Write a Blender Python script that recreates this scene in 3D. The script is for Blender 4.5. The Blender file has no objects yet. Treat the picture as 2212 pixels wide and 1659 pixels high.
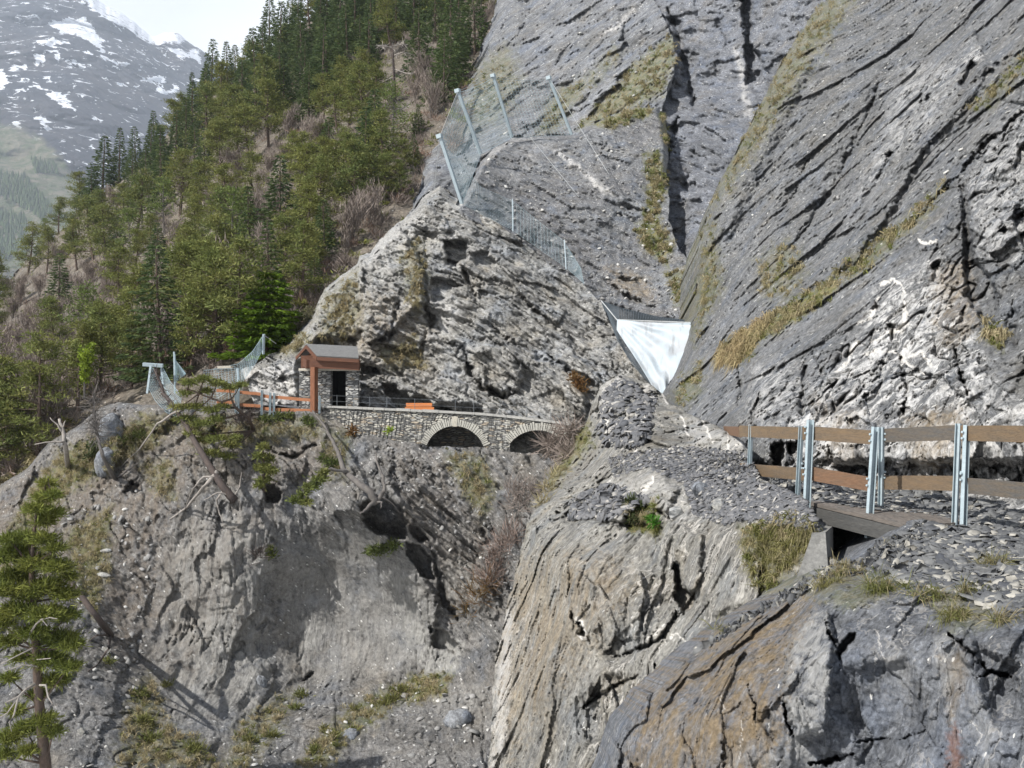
import bpy, math, random
import numpy as np
from mathutils import Vector, Matrix
RNG = np.random.default_rng(7)
random.seed(7)
SC = bpy.context.scene
COL = SC.collection
# ---------------------------------------------------------------- camera geometry (a 2212 x 1659 chart of the view)
W, H, F = 2212.0, 1659.0, 2171.0
CX, CY = 1106.0, 829.5
def P(u, v, Y):
    return Vector(((u-CX)/F*Y, Y, -(v-CY)/F*Y))

# ---------------------------------------------------------------- noise
def _h(ix, iy, iz, seed):
    h = (ix.astype(np.uint32)*np.uint32(374761393) + iy.astype(np.uint32)*np.uint32(668265263)
         + iz.astype(np.uint32)*np.uint32(2246822519) + np.uint32((seed*3266489917) & 0xffffffff))
    h ^= h >> np.uint32(15); h *= np.uint32(2246822519); h ^= h >> np.uint32(13)
    h *= np.uint32(3266489917); h ^= h >> np.uint32(16)
    return h
_G = np.array([(1,1,0),(-1,1,0),(1,-1,0),(-1,-1,0),(1,0,1),(-1,0,1),(1,0,-1),(-1,0,-1),
               (0,1,1),(0,-1,1),(0,1,-1),(0,-1,-1),(1,1,0),(-1,1,0),(0,-1,1),(0,-1,-1)], dtype=np.float32)
def perlin(p, seed=0):
    p = p.astype(np.float32)
    i = np.floor(p).astype(np.int32); f = p - i
    w = f*f*f*(f*(f*6-15)+10)
    out = np.zeros(len(p), np.float32)
    for dx in (0, 1):
        wx = w[:,0] if dx else 1-w[:,0]
        for dy in (0, 1):
            wy = w[:,1] if dy else 1-w[:,1]
            for dz in (0, 1):
                wz = w[:,2] if dz else 1-w[:,2]
                g = _G[_h(i[:,0]+dx, i[:,1]+dy, i[:,2]+dz, seed) & np.uint32(15)]
                out += wx*wy*wz*(g[:,0]*(f[:,0]-dx)+g[:,1]*(f[:,1]-dy)+g[:,2]*(f[:,2]-dz))
    return out
def fbm(p, octv=4, seed=0, gain=.5):
    a, s, o = 1.0, 0.0, 0
    for k in range(octv):
        o = o + a*perlin(p*(2.0**k), seed+k*17); s += a; a *= gain
    return o/s
def ridged(p, octv=3, seed=0):
    a, s, o = 1.0, 0.0, 0
    for k in range(octv):
        o = o + a*(1-2*np.abs(perlin(p*(2.0**k), seed+k*13))); s += a; a *= .5
    return o/s - .5
def rot_for(dip, lean=.15):
    # bedding that shows on a face turned to -Y as lines falling to the right by dip degrees
    t = math.radians(dip)
    n = np.array([math.sin(t), -lean, math.cos(t)]); n /= np.linalg.norm(n)
    x = np.array([math.cos(t), 0, -math.sin(t)]); y = np.cross(n, x)
    return np.array([x, y, n])
def blocks(p, R, size, seed, warp=.25, wl=1.5):
    q = p @ R.T
    if warp:
        q = q + warp*np.stack([perlin(p/wl, seed+1), perlin(p/wl, seed+2), perlin(p/wl, seed+3)], 1)*np.array([1, 1, .6])
    q = q/np.array(size)
    k = np.floor(q[:,2]).astype(np.int32)
    z = np.zeros_like(k)
    q[:,0] += (_h(k, z, z, seed+5) & np.uint32(1023))/1023.0*3
    q[:,1] += (_h(k, z, z, seed+6) & np.uint32(1023))/1023.0*3
    c = np.floor(q).astype(np.int32)
    hv = (_h(c[:,0], c[:,1], k, seed) & np.uint32(4095))/4095.0
    hl = (_h(k, z, z, seed+9) & np.uint32(4095))/4095.0
    return (.55*hv+.45*hl-.5).astype(np.float32)

def facet(p, dip, size, amp, tilt, seed, warp=.14):
    # flat, tilted, broken faces: one plane per irregular cell
    t = math.radians(dip); x = p[:, 0]+.12*p[:, 1]; z = p[:, 2]
    wz = np.stack([perlin(p/size[0]*1.6, seed+1), perlin(p/size[0]*1.6, seed+2)], 1)*warp+.06*np.stack([perlin(p/size[0]*6, seed+3), perlin(p/size[0]*6, seed+4)], 1)
    a = (x*math.cos(t)-z*math.sin(t))/size[0]+wz[:, 0]; b = (x*math.sin(t)+z*math.cos(t))/size[1]+wz[:, 1]
    ia, ib = np.floor(a).astype(np.int32), np.floor(b).astype(np.int32); zz = np.zeros_like(ia)
    best = np.full(len(a), 1e9, np.float32); out = np.zeros(len(a), np.float32)
    for da in (-1, 0, 1):
        for db in (-1, 0, 1):
            ca, cb = ia+da, ib+db; h = _h(ca, cb, zz, seed)
            fa = ca+(h & np.uint32(255))/255.0; fb = cb+((h >> np.uint32(8)) & np.uint32(255))/255.0
            d = np.maximum(np.abs(a-fa), np.abs(b-fb))*.6+.4*np.hypot(a-fa, b-fb)
            h2 = _h(ca, cb, zz, seed+11)
            val = amp*((h2 & np.uint32(255))/255.0-.5)+tilt*((((h2 >> np.uint32(8)) & np.uint32(255))/255.0-.5)*2*(a-fa)*size[0]+(((h2 >> np.uint32(16)) & np.uint32(255))/255.0-.5)*2*(b-fb)*size[1])
            m = d < best; best = np.where(m, d, best); out = np.where(m, val, out)
    return out

# ---------------------------------------------------------------- objects
def setp(o, label=None, cat=None, group=None, kind=None):
    if label: o['label'] = label
    if cat: o['category'] = cat
    if group: o['group'] = group
    if kind: o['kind'] = kind
    return o
def empty(name, loc, label=None, cat=None, group=None):
    o = bpy.data.objects.new(name, None); COL.objects.link(o); o.location = loc
    o.empty_display_size = .2
    return setp(o, label, cat, group)
def np_mesh(name, co, quads=None, tris=None, smooth=False):
    me = bpy.data.meshes.new(name)
    co = np.asarray(co, np.float32)
    nq = 0 if quads is None else len(quads); nt = 0 if tris is None else len(tris)
    me.vertices.add(len(co)); me.vertices.foreach_set('co', co.ravel())
    loops = []
    if nq: loops.append(np.asarray(quads, np.int32).ravel())
    if nt: loops.append(np.asarray(tris, np.int32).ravel())
    loops = np.concatenate(loops)
    me.loops.add(len(loops)); me.loops.foreach_set('vertex_index', loops)
    me.polygons.add(nq+nt)
    st = np.concatenate([np.arange(nq)*4, nq*4+np.arange(nt)*3]).astype(np.int32)
    me.polygons.foreach_set('loop_start', st)
    if smooth: me.polygons.foreach_set('use_smooth', np.ones(nq+nt, bool))
    me.update(calc_edges=True); me.validate()
    return me
def link(name, me, mat, parent=None, inv=True):
    o = bpy.data.objects.new(name, me); COL.objects.link(o)
    if mat and not me.materials: me.materials.append(mat)
    if parent:
        o.parent = parent
        if inv: o.matrix_parent_inverse = Matrix.Translation(-Vector(parent.location))
    return o
class MB:
    def __init__(s): s.v = []; s.f = []
    def add(s, vs, fs):
        b = len(s.v); s.v += [tuple(x) for x in vs]; s.f += [tuple(b+i for i in f) for f in fs]
    def box(s, a, b):          # axis aligned
        (x0, y0, z0), (x1, y1, z1) = a, b
        s.hexa([(x0,y0,z0),(x1,y0,z0),(x1,y1,z0),(x0,y1,z0),(x0,y0,z1),(x1,y0,z1),(x1,y1,z1),(x0,y1,z1)])
    def hexa(s, v):
        s.add(v, [(3,2,1,0),(4,5,6,7),(0,1,5,4),(1,2,6,5),(2,3,7,6),(3,0,4,7)])
    def beam(s, a, b, w, h, up=(0,0,1), seg=1, wob=0):
        a, b = Vector(a), Vector(b); d = (b-a).normalized(); up = Vector(up)
        sd = d.cross(up).normalized(); u = sd.cross(d)
        rings = []
        for i in range(seg+1):
            c = a.lerp(b, i/seg)
            if 0 < i < seg: c = c+u*random.uniform(-wob, wob)
            rings.append([c+sd*x*w/2+u*y*h/2 for x, y in ((-1,-1),(1,-1),(1,1),(-1,1))])
        vs = [p for r in rings for p in r]; fs = [(3,2,1,0), tuple(seg*4+i for i in range(4))]
        for i in range(seg):
            for k in range(4): fs.append((i*4+k, i*4+(k+1)%4, i*4+4+(k+1)%4, i*4+4+k))
        s.add(vs, fs)
    def tube(s, pts, rad, n=6, cap=True):
        pts = [Vector(p) for p in pts]
        if not hasattr(rad, '__len__'): rad = [rad]*len(pts)
        ref = Vector((.3, .2, 1)).normalized(); rings = []
        for i, p in enumerate(pts):
            d = (pts[min(i+1, len(pts)-1)]-pts[max(i-1, 0)])
            if d.length < 1e-9: d = Vector((0,0,1))
            d.normalize()
            x = d.cross(ref)
            if x.length < 1e-3: x = d.cross(Vector((1,0,0)))
            x.normalize(); y = d.cross(x)
            rings += [p+(x*math.cos(2*math.pi*k/n)+y*math.sin(2*math.pi*k/n))*rad[i] for k in range(n)]
        fs = []
        for i in range(len(pts)-1):
            for k in range(n): fs.append((i*n+k, i*n+(k+1)%n, i*n+n+(k+1)%n, i*n+n+k))
        if cap: fs += [tuple(range(n-1, -1, -1)), tuple((len(pts)-1)*n+k for k in range(n))]
        s.add(rings, fs)
    def mesh(s, name, smooth=False):
        me = bpy.data.meshes.new(name); me.from_pydata(s.v, [], s.f); me.update()
        if smooth:
            for p in me.polygons: p.use_smooth = True
        return me
    def build(s, name, mat, parent=None, smooth=False):
        return link(name, s.mesh(name, smooth), mat, parent)

# ---------------------------------------------------------------- materials
class NT:
    def __init__(s, name):
        s.m = bpy.data.materials.new(name); s.m.use_nodes = True
        s.t = s.m.node_tree; s.t.nodes.clear()
    def n(s, typ, **kw):
        nd = s.t.nodes.new(typ)
        for k, v in kw.items():
            if k.startswith('_'): setattr(nd, k[1:], v)
            else: s.put(nd, k.replace('9', ' '), v)
        return nd
    def put(s, nd, key, v):
        if key.isdigit(): key = int(key)
        i = nd.inputs[key]
        if isinstance(v, bpy.types.NodeSocket): s.t.links.new(v, i)
        elif isinstance(v, bpy.types.Node): s.t.links.new(v.outputs[0], i)
        else: i.default_value = v
    def noise(s, vec, scale, detail=4, rough=.55, dist=0, out=0):
        nd = s.n('ShaderNodeTexNoise'); s.t.links.new(vec, nd.inputs['Vector'])
        nd.inputs['Scale'].default_value = scale; nd.inputs['Detail'].default_value = detail
        nd.inputs['Roughness'].default_value = rough; nd.inputs['Distortion'].default_value = dist
        return nd.outputs[out]
    def math(s, op, a, b=None, c=None, clamp=False):
        nd = s.n('ShaderNodeMath', _operation=op, _use_clamp=clamp)
        for i, x in enumerate((a, b, c)):
            if x is not None: s.put(nd, str(i), x)
        return nd.outputs[0]
    def ramp(s, fac, stops):
        nd = s.n('ShaderNodeMapRange', _interpolation_type='LINEAR')
        s.put(nd, 'Value', fac); a, b, c, d = stops
        for k, v in zip(('From Min','From Max','To Min','To Max'), (a, b, c, d)): nd.inputs[k].default_value = v
        return nd.outputs[0]
    def mix(s, fac, a, b, mode='MIX'):
        nd = s.n('ShaderNodeMix', _data_type='RGBA', _blend_type=mode)
        for key, v in ((0, fac), (6, a), (7, b)):
            i = nd.inputs[key]
            if isinstance(v, bpy.types.NodeSocket): s.t.links.new(v, i)
            else: i.default_value = v if key == 0 else (tuple(v)+(1,) if len(v) == 3 else v)
        return nd.outputs[2]
    def attr(s, name):
        return s.n('ShaderNodeAttribute', _attribute_name=name).outputs['Fac']
    def pos(s): return s.n('ShaderNodeNewGeometry').outputs['Position']
    def obj(s): return s.n('ShaderNodeTexCoord').outputs['Object']
    def mapping(s, vec, rot=(0,0,0), scale=(1,1,1)):
        nd = s.n('ShaderNodeMapping'); s.t.links.new(vec, nd.inputs['Vector'])
        nd.inputs['Rotation'].default_value = rot; nd.inputs['Scale'].default_value = scale
        return nd.outputs[0]
    def rs(s, vec, tang, dip, scale):
        v = s.mapping(vec, (0, 0, -math.atan2(tang[1], tang[0])))
        v = s.mapping(v, (0, -math.radians(dip), 0)); return s.mapping(v, (0,0,0), scale)
    def bump(s, h, strength, dist, nrm=None):
        nd = s.n('ShaderNodeBump'); s.put(nd, 'Height', h)
        nd.inputs['Strength'].default_value = strength; nd.inputs['Distance'].default_value = dist
        if nrm is not None: s.t.links.new(nrm, nd.inputs['Normal'])
        return nd.outputs[0]
    def out(s, col, rough=.9, nrm=None, spec=.2, metal=0, trans=None):
        b = s.n('ShaderNodeBsdfPrincipled')
        if isinstance(col, bpy.types.NodeSocket): s.t.links.new(col, b.inputs['Base Color'])
        else: b.inputs['Base Color'].default_value = tuple(col)+(1,)
        s.put(b, 'Roughness', rough); b.inputs['Specular IOR Level'].default_value = spec
        s.put(b, 'Metallic', metal)
        if nrm is not None: s.t.links.new(nrm, b.inputs['Normal'])
        o = s.n('ShaderNodeOutputMaterial')
        sh = b.outputs[0]
        if trans is not None:
            t = s.n('ShaderNodeBsdfTranslucent'); s.put(t, 'Color', col if isinstance(col, bpy.types.NodeSocket) else tuple(col)+(1,))
            mx = s.n('ShaderNodeMixShader'); mx.inputs[0].default_value = trans
            s.t.links.new(sh, mx.inputs[1]); s.t.links.new(t.outputs[0], mx.inputs[2]); sh = mx.outputs[0]
        s.t.links.new(sh, o.inputs['Surface'])
        return s.m

def rock_mat(name, ca, cb, cdark, dip=20, tang=(1, 0), streak=(.5,.5,5), fine=1.0, veins=0.0, speck=.06, grain=1.0, bump=1.0, seam=.85, dipw=None, wlo=.38, tangw=None,
             white=(.62,.60,.57), tan=(.27,.205,.125), grassA=(.20,.17,.075), grassB=(.10,.115,.035)):
    cool = lambda c: (c[0]*.965, c[1]*.99, c[2]*1.045)
    if name not in ('forest floor', 'scree', 'pale slab', 'pale face rock', 'cliff rock'): ca, cb, cdark = cool(ca), cool(cb), cool(cdark)
    m = NT(name); p = m.pos()
    big = m.noise(p, .22, 5, .6); mid = m.noise(p, 1.1*fine, 5, .65, .3)
    col = m.mix(m.ramp(big, (.35, .65, 0, 1)), ca, cb)
    wv = m.n('ShaderNodeVectorMath', _operation='MULTIPLY_ADD'); m.put(wv, '0', m.noise(p, .5, 3, .5, 0, 1)); wv.inputs[1].default_value = (.7,.7,.7); m.put(wv, '2', p); pw = wv.outputs[0]
    sv = m.rs(pw, tang, dip, streak)
    st = m.noise(sv, 1.0*fine, 6, .68, .6)
    st2 = m.noise(m.rs(pw, tang, dip+4, tuple(x*3 for x in streak)), 1.3*fine, 4, .7, .4)
    if dipw is not None:
        wa = m.ramp(m.attr('white'), (.1, .45, 0, 1)); sc_ = (.55, .55, 3.4)
        def blend(a_, b_):
            nd = m.n('ShaderNodeMix', _data_type='FLOAT'); m.t.links.new(wa, nd.inputs[0]); m.t.links.new(a_, nd.inputs[2]); m.t.links.new(b_, nd.inputs[3]); return nd.outputs[0]
        st = blend(st, m.noise(m.rs(pw, tangw or tang, dipw, sc_), 1.2*fine, 6, .68, .5)); st2 = blend(st2, m.noise(m.rs(pw, tangw or tang, dipw+3, tuple(x*3 for x in sc_)), 1.4*fine, 4, .7, .4))
    col = m.mix(m.ramp(st, (.49, .38, 0, seam)), col, cdark)
    col = m.mix(m.ramp(st2, (.55, .66, 0, .6)), col, tuple(min(.72, x*1.75) for x in ca))
    fn = m.noise(p, 7.0*fine, 6, .72)
    val = m.ramp(fn, (.34, .66, 1-.5*grain, 1+.5*grain))
    val2 = m.ramp(mid, (.34, .66, .74, 1.22))
    hue = m.noise(p, .6*fine, 4, .6)
    col = m.mix(m.ramp(hue, (.55, .69, 0, .38)), col, (ca[0]*1.0, ca[1]*.87, ca[2]*.68))
    col = m.mix(m.ramp(hue, (.47, .34, 0, .65)), col, (ca[0]*.72, ca[1]*.785, ca[2]*.90))
    v = m.math('MULTIPLY', val, val2)
    col = m.mix(1.0, col, m.n('ShaderNodeCombineColor', Red=v, Green=v, Blue=v).outputs[0], 'MULTIPLY')
    # pale chips
    if speck:
        vo = m.n('ShaderNodeTexVoronoi'); m.put(vo, 'Vector', m.rs(p, tang, dip, (.7, .7, 1.9))); vo.inputs['Scale'].default_value = 7*fine
        cellr = m.n('ShaderNodeSeparateColor', Color=vo.outputs['Color']).outputs[0]
        chip = m.math('MULTIPLY', m.math('LESS_THAN', cellr, speck*.6), m.math('LESS_THAN', vo.outputs['Distance'], .34))
        col = m.mix(chip, col, (.55, .54, .51))
    wn = m.noise(p, 1.7*fine, 6, .7, .8)
    wmask = m.math('MULTIPLY', m.attr('white'), m.ramp(wn, (wlo, wlo+.13, 0, 1)), clamp=True)
    col = m.mix(wmask, col, m.mix(m.ramp(st2, (.4, .62, 0, 1)), tuple(x*.72 for x in white), white))
    if veins:
        vn = m.noise(m.mapping(p, (0, .25, 0), (1.5, 1.5, .45)), .6*fine, 4, .6, .5)
        vl = m.math('ABSOLUTE', m.math('SUBTRACT', vn, .5))
        vm = m.math('MULTIPLY', m.math('LESS_THAN', vl, .012), m.ramp(m.noise(p, .4, 2), (.45, .6, 0, veins)))
        col = m.mix(vm, col, (.66, .62, .56))
    tn = m.noise(m.mapping(p, (0, 0, 0), (1.6, 1.6, .35)), 1.6*fine, 5, .65)
    col = m.mix(m.math('MULTIPLY', m.attr('tan'), m.ramp(tn, (.36, .6, .1, 1)), clamp=True), col, m.mix(m.ramp(fn, (.35, .65, 0, 1)), tuple(x*.6 for x in tan), tuple(x*1.35 for x in tan)))
    col = m.mix(m.math('MULTIPLY', m.attr('vein'), m.ramp(fn, (.3, .45, .4, 1)), clamp=True), col, (.66,.63,.58))
    rn = m.noise(p, 2.2, 4, .6)
    col = m.mix(m.math('MULTIPLY', m.attr('rust'), m.ramp(rn, (.3, .55, .2, 1)), clamp=True), col, (.17, .075, .04))
    gn = m.noise(p, 1.3, 5, .7); gf = m.noise(p, 5.0, 4, .7)
    gm = m.math('MULTIPLY', m.attr('grass'), m.ramp(gf, (.34, .52, .15, 1)), clamp=True)
    col = m.mix(gm, col, m.mix(m.ramp(gn, (.4, .6, 0, 1)), grassA, grassB))
    h = m.math('ADD', m.math('MULTIPLY', st, .8), m.math('ADD', m.math('MULTIPLY', fn, .5), m.math('MULTIPLY', st2, .5)))
    return m.out(col, .92, m.bump(h, .9*bump, .16/fine), .15)

def simple_mat(name, c0, c1, scale=4, rough=.8, stretch=(1,1,1), rot=(0,0,0), bumpd=.01, metal=0, spec=.3, trans=None, fine=.25, objspace=True):
    m = NT(name); p = m.obj() if objspace else m.pos()
    q = m.mapping(p, rot, stretch)
    a = m.noise(q, scale, 5, .65, .3); b = m.noise(q, scale*6, 4, .7)
    col = m.mix(m.ramp(a, (.33, .67, 0, 1)), c0, c1)
    v = m.ramp(b, (.3, .7, 1-fine, 1+fine))
    col = m.mix(1.0, col, m.n('ShaderNodeCombineColor', Red=v, Green=v, Blue=v).outputs[0], 'MULTIPLY')
    return m.out(col, rough, m.bump(b, .6, bumpd) if bumpd else None, spec, metal, trans)
def leaf_mat(name, c0, c1, c2, trans=.25, scale=.9):
    m = NT(name)
    rnd = m.n('ShaderNodeObjectInfo').outputs['Random']
    isl = m.n('ShaderNodeNewGeometry').outputs['Random Per Island']
    a = m.noise(m.pos(), scale, 3, .6)
    col = m.mix(m.ramp(rnd, (0, 1, 0, .9)), c0, c1)
    col = m.mix(m.ramp(a, (.42, .68, 0, .85)), col, c2)
    v = m.ramp(isl, (0, 1, .6, 1.4))
    col = m.mix(1.0, col, m.n('ShaderNodeCombineColor', Red=v, Green=v, Blue=v).outputs[0], 'MULTIPLY')
    return m.out(col, .7, None, .15, 0, trans)

# ---------------------------------------------------------------- rock and earth sheets
def tps(ctrl):
    c = np.array(ctrl, float); n = len(c); xy = c[:, :2]/500.0; z = np.log(c[:, 2])
    def phi(r2): return np.where(r2 > 1e-12, .5*r2*np.log(np.maximum(r2, 1e-12)), 0)
    d2 = ((xy[:, None]-xy[None])**2).sum(-1)
    A = np.zeros((n+3, n+3)); A[:n, :n] = phi(d2)+np.eye(n)*2e-3
    A[:n, n] = 1; A[:n, n+1:] = xy; A[n, :n] = 1; A[n+1:, :n] = xy.T
    b = np.zeros(n+3); b[:n] = z
    s = np.linalg.solve(A, b)
    def f(u, v):
        q = np.stack([np.asarray(u, float), np.asarray(v, float)], -1)/500.0
        o = s[n]+q[..., 0]*s[n+1]+q[..., 1]*s[n+2]
        for i in range(n): o = o+s[i]*phi(((q-xy[i])**2).sum(-1))
        return np.exp(o)
    return f
def seg_dist(u, v, pts, closed=False):
    d = np.full(u.shape, 1e9, np.float32); bu = np.zeros_like(d); bv = np.zeros_like(d)
    n = len(pts)
    for i in range(n if closed else n-1):
        ax, ay = pts[i]; bx, by = pts[(i+1) % n]
        dx, dy = bx-ax, by-ay; L = dx*dx+dy*dy+1e-9
        t = np.clip(((u-ax)*dx+(v-ay)*dy)/L, 0, 1)
        px, py = ax+t*dx, ay+t*dy
        dd = np.hypot(u-px, v-py)
        m = dd < d; d = np.where(m, dd, d); bu = np.where(m, px, bu); bv = np.where(m, py, bv)
    return d, bu, bv
def inside(u, v, pts):
    r = np.zeros(u.shape, bool); n = len(pts)
    for i in range(n):
        ax, ay = pts[i]; bx, by = pts[(i+1) % n]
        if ay == by: continue
        c = (ay > v) != (by > v)
        r ^= c & (u < (bx-ax)*(v-ay)/(by-ay)+ax)
    return r
def sd_poly(u, v, pts):          # positive inside
    pu = [p[0] for p in pts]; pv = [p[1] for p in pts]
    out = np.full(u.shape, -60.0, np.float32)
    m = (u > min(pu)-55) & (u < max(pu)+55) & (v > min(pv)-55) & (v < max(pv)+55)
    if m.any():
        uu, vv = u[m], v[m]
        d, _, _ = seg_dist(uu, vv, pts, True)
        out[m] = np.where(inside(uu, vv, pts), d, -d)
    return out
def sstep(a, b, x):
    t = np.clip((x-a)/(b-a), 0, 1); return t*t*(3-2*t)
SHEETS = {}
def sheet(name, poly, ctrl, step, mat, disp, dents=(), paint=(), rough=5, sil=None, roll=.05, rollw=16, skirt=3.0, seed=0, label=None, cat=None):
    f = tps(ctrl)
    # roughened outline
    pts = []
    for i in range(len(poly)):
        a, b = np.array(poly[i], float), np.array(poly[(i+1) % len(poly)], float)
        k = max(1, int(np.hypot(*(b-a))/7))
        for j in range(k): pts.append(a+(b-a)*j/k)
    pts = np.array(pts)
    q = np.concatenate([pts/45.0, np.full((len(pts), 1), seed+.5)], 1)
    pts = pts + rough*2.2*np.stack([fbm(q, 4, seed+1, .65), fbm(q+9.3, 4, seed+2, .65)], 1)
    pl = [tuple(p) for p in pts]
    u0, u1 = pts[:, 0].min()-step, pts[:, 0].max()+step; v0, v1 = pts[:, 1].min()-step, pts[:, 1].max()+step
    nu, nv = int((u1-u0)/step)+2, int((v1-v0)/step)+2
    uu = u0+np.arange(nu)*step; vv = v0+np.arange(nv)*step
    U, V = np.meshgrid(uu, vv)
    ins = np.zeros((nv, nu), bool)
    ax, ay = pts[:, 0], pts[:, 1]; bx, by = np.roll(ax, -1), np.roll(ay, -1)
    for r in range(nv):
        c = (ay > vv[r]) != (by > vv[r])
        xs = np.sort((bx[c]-ax[c])*(vv[r]-ay[c])/(by[c]-ay[c])+ax[c])
        ins[r] = np.searchsorted(xs, uu) % 2 == 1
    # cells with any inside corner
    cell = ins[:-1, :-1] | ins[1:, :-1] | ins[:-1, 1:] | ins[1:, 1:]
    use = np.zeros_like(ins)
    use[:-1, :-1] |= cell; use[1:, :-1] |= cell; use[:-1, 1:] |= cell; use[1:, 1:] |= cell
    edge = use & ~ins
    eu, ev = U[edge], V[edge]
    _, su, sv = seg_dist(eu, ev, pl, True)
    U[edge] = su; V[edge] = sv
    idx = -np.ones(ins.shape, np.int64); idx[use] = np.arange(use.sum())
    u = U[use].astype(np.float64); v = V[use].astype(np.float64)
    quads = np.stack([idx[:-1, :-1][cell], idx[1:, :-1][cell], idx[1:, 1:][cell], idx[:-1, 1:][cell]], 1)
    Y = f(u, v)
    # silhouettes turn away from the view
    if sil:
        d, _, _ = seg_dist(u, v, sil)
        Y = Y*(1+roll*np.clip(1-d/rollw, 0, 1)**2)
    pw = np.stack([(u-CX)/F*Y, Y, -(v-CY)/F*Y], 1)
    nz = np.stack([u/22, v/22, np.full(len(u), seed)], 1)
    wu = u+15*fbm(nz, 4, seed+31, .65); wv = v+15*fbm(nz+5.5, 4, seed+37, .65)
    dY = disp(pw, u, v).astype(np.float64)
    pn = fbm(np.stack([u/9, v/9, np.full(len(u), seed+3.3)], 1), 4, seed+41, .7)
    pl2 = fbm(np.stack([u/30, v/30, np.full(len(u), seed+7.3)], 1), 3, seed+45, .6)
    for dn in dents:
        kind, ps, a, b = dn[:4]
        if kind == 'line':
            d, _, _ = seg_dist(wu, wv, ps)
            e = np.minimum(np.hypot(wu-ps[0][0], wv-ps[0][1]), np.hypot(wu-ps[-1][0], wv-ps[-1][1]))
            ww = a*(.3+.7*np.clip(e/(3*a), 0, 1))*(.75+1.7*pl2)
            dY += b*np.clip(1-d/np.maximum(ww, .8), 0, 1)**.8*np.clip(.9+1.2*pl2, .3, 1.4)
        else:
            dY += b*sstep(-a, a, sd_poly(wu, wv, ps))
    Y = Y+dY
    co = np.stack([(u-CX)/F*Y, Y, -(v-CY)/F*Y], 1)
    att = {k: np.zeros(len(u), np.float32) for k in ('grass', 'white', 'tan', 'rust', 'vein')}
    for pt in paint:
        a, ps, soft, val = pt[:4]
        if a == 'vein':
            d, _, _ = seg_dist(wu, wv, ps); att[a] = np.maximum(att[a], val*np.clip(1.6-d/np.maximum(soft*(.6+1.8*pl2), .5), 0, 1)); continue
        att[a] = np.maximum(att[a], val*sstep(-soft, soft, sd_poly(wu, wv, ps)+pn*soft*2.2))
    # thickness behind the rim
    nb = len(u)
    bm_ = edge[use]
    if skirt:
        bi = np.nonzero(bm_)[0]; bmap = -np.ones(nb, np.int64); bmap[bi] = nb+np.arange(len(bi))
        back = co[bi].copy(); back[:, 1] += skirt; back[:, 2] -= skirt*.25
        co = np.concatenate([co, back])
        E = {}
        qs = quads[bm_[quads].sum(1) >= 2]
        sk = []
        for qd in qs:
            for k in range(4):
                a, b = int(qd[k]), int(qd[(k+1) % 4])
                if bm_[a] and bm_[b]: sk.append((b, a, bmap[a], bmap[b]))
        if sk: quads = np.concatenate([quads, np.array(sk)])
        for k in att: att[k] = np.concatenate([att[k], att[k][bi]])
    me = np_mesh(name, co, quads)
    for k, a in att.items():
        at = me.attributes.new(k, 'FLOAT', 'POINT'); at.data.foreach_set('value', a.astype(np.float32))
    o = link(name, me, mat)
    setp(o, label, cat, None, 'structure')
    nrm = np.zeros(nb*3, np.float32)
    nn = np.zeros(len(co)*3, np.float32); me.vertices.foreach_get('normal', nn); nn = nn.reshape(-1, 3)[:nb]
    flip = (nn[:, 1] > 0); nn[flip] *= -1
    SHEETS[name] = dict(f=f, u=u, v=v, co=co[:nb], nrm=nn, att={k: a[:nb] for k, a in att.items()})
    return o
def nearest(sn, u, v):
    s = SHEETS[sn]; i = int(np.argmin((s['u']-u)**2+(s['v']-v)**2)); return Vector(s['co'][i])
# ================================================================ world, sun, camera
SUN = Vector((-.60, -.40, .70)).normalized()
el = math.asin(SUN.z); az = math.atan2(SUN.x, SUN.y)
wd = bpy.data.worlds.new('World'); SC.world = wd; wd.use_nodes = True
wt = wd.node_tree; wt.nodes.clear()
sky = wt.nodes.new('ShaderNodeTexSky'); sky.sky_type = 'NISHITA'; sky.sun_disc = False
sky.sun_elevation = el; sky.sun_rotation = az; sky.air_density = 1.2; sky.dust_density = 2.0; sky.altitude = 900
tc = wt.nodes.new('ShaderNodeTexCoord')
cn = wt.nodes.new('ShaderNodeTexNoise'); cn.inputs['Scale'].default_value = 2.2; cn.inputs['Detail'].default_value = 6
mp = wt.nodes.new('ShaderNodeMapping'); mp.inputs['Scale'].default_value = (1, 1, 2.2)
wt.links.new(tc.outputs['Generated'], mp.inputs[0]); wt.links.new(mp.outputs[0], cn.inputs['Vector'])
mr = wt.nodes.new('ShaderNodeMapRange'); mr.inputs['From Min'].default_value = .38; mr.inputs['From Max'].default_value = .62
mr.inputs['To Min'].default_value = .7; mr.inputs['To Max'].default_value = .95
wt.links.new(cn.outputs[0], mr.inputs[0])
mx = wt.nodes.new('ShaderNodeMix'); mx.data_type = 'RGBA'; mx.inputs[7].default_value = (13.0, 13.3, 13.7, 1)
sx = wt.nodes.new('ShaderNodeSeparateXYZ'); wt.links.new(tc.outputs['Generated'], sx.inputs[0])
m2 = wt.nodes.new('ShaderNodeMapRange'); m2.interpolation_type = 'SMOOTHSTEP'
for k_, v_ in (('From Min', .30), ('From Max', .62), ('To Min', 1), ('To Max', .12)): m2.inputs[k_].default_value = v_
wt.links.new(sx.outputs[2], m2.inputs[0])
mm_ = wt.nodes.new('ShaderNodeMath'); mm_.operation = 'MULTIPLY'; wt.links.new(mr.outputs[0], mm_.inputs[0]); wt.links.new(m2.outputs[0], mm_.inputs[1])
wt.links.new(mm_.outputs[0], mx.inputs[0]); wt.links.new(sky.outputs[0], mx.inputs[6])
bg = wt.nodes.new('ShaderNodeBackground'); bg.inputs['Strength'].default_value = .080
wo = wt.nodes.new('ShaderNodeOutputWorld')
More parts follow.
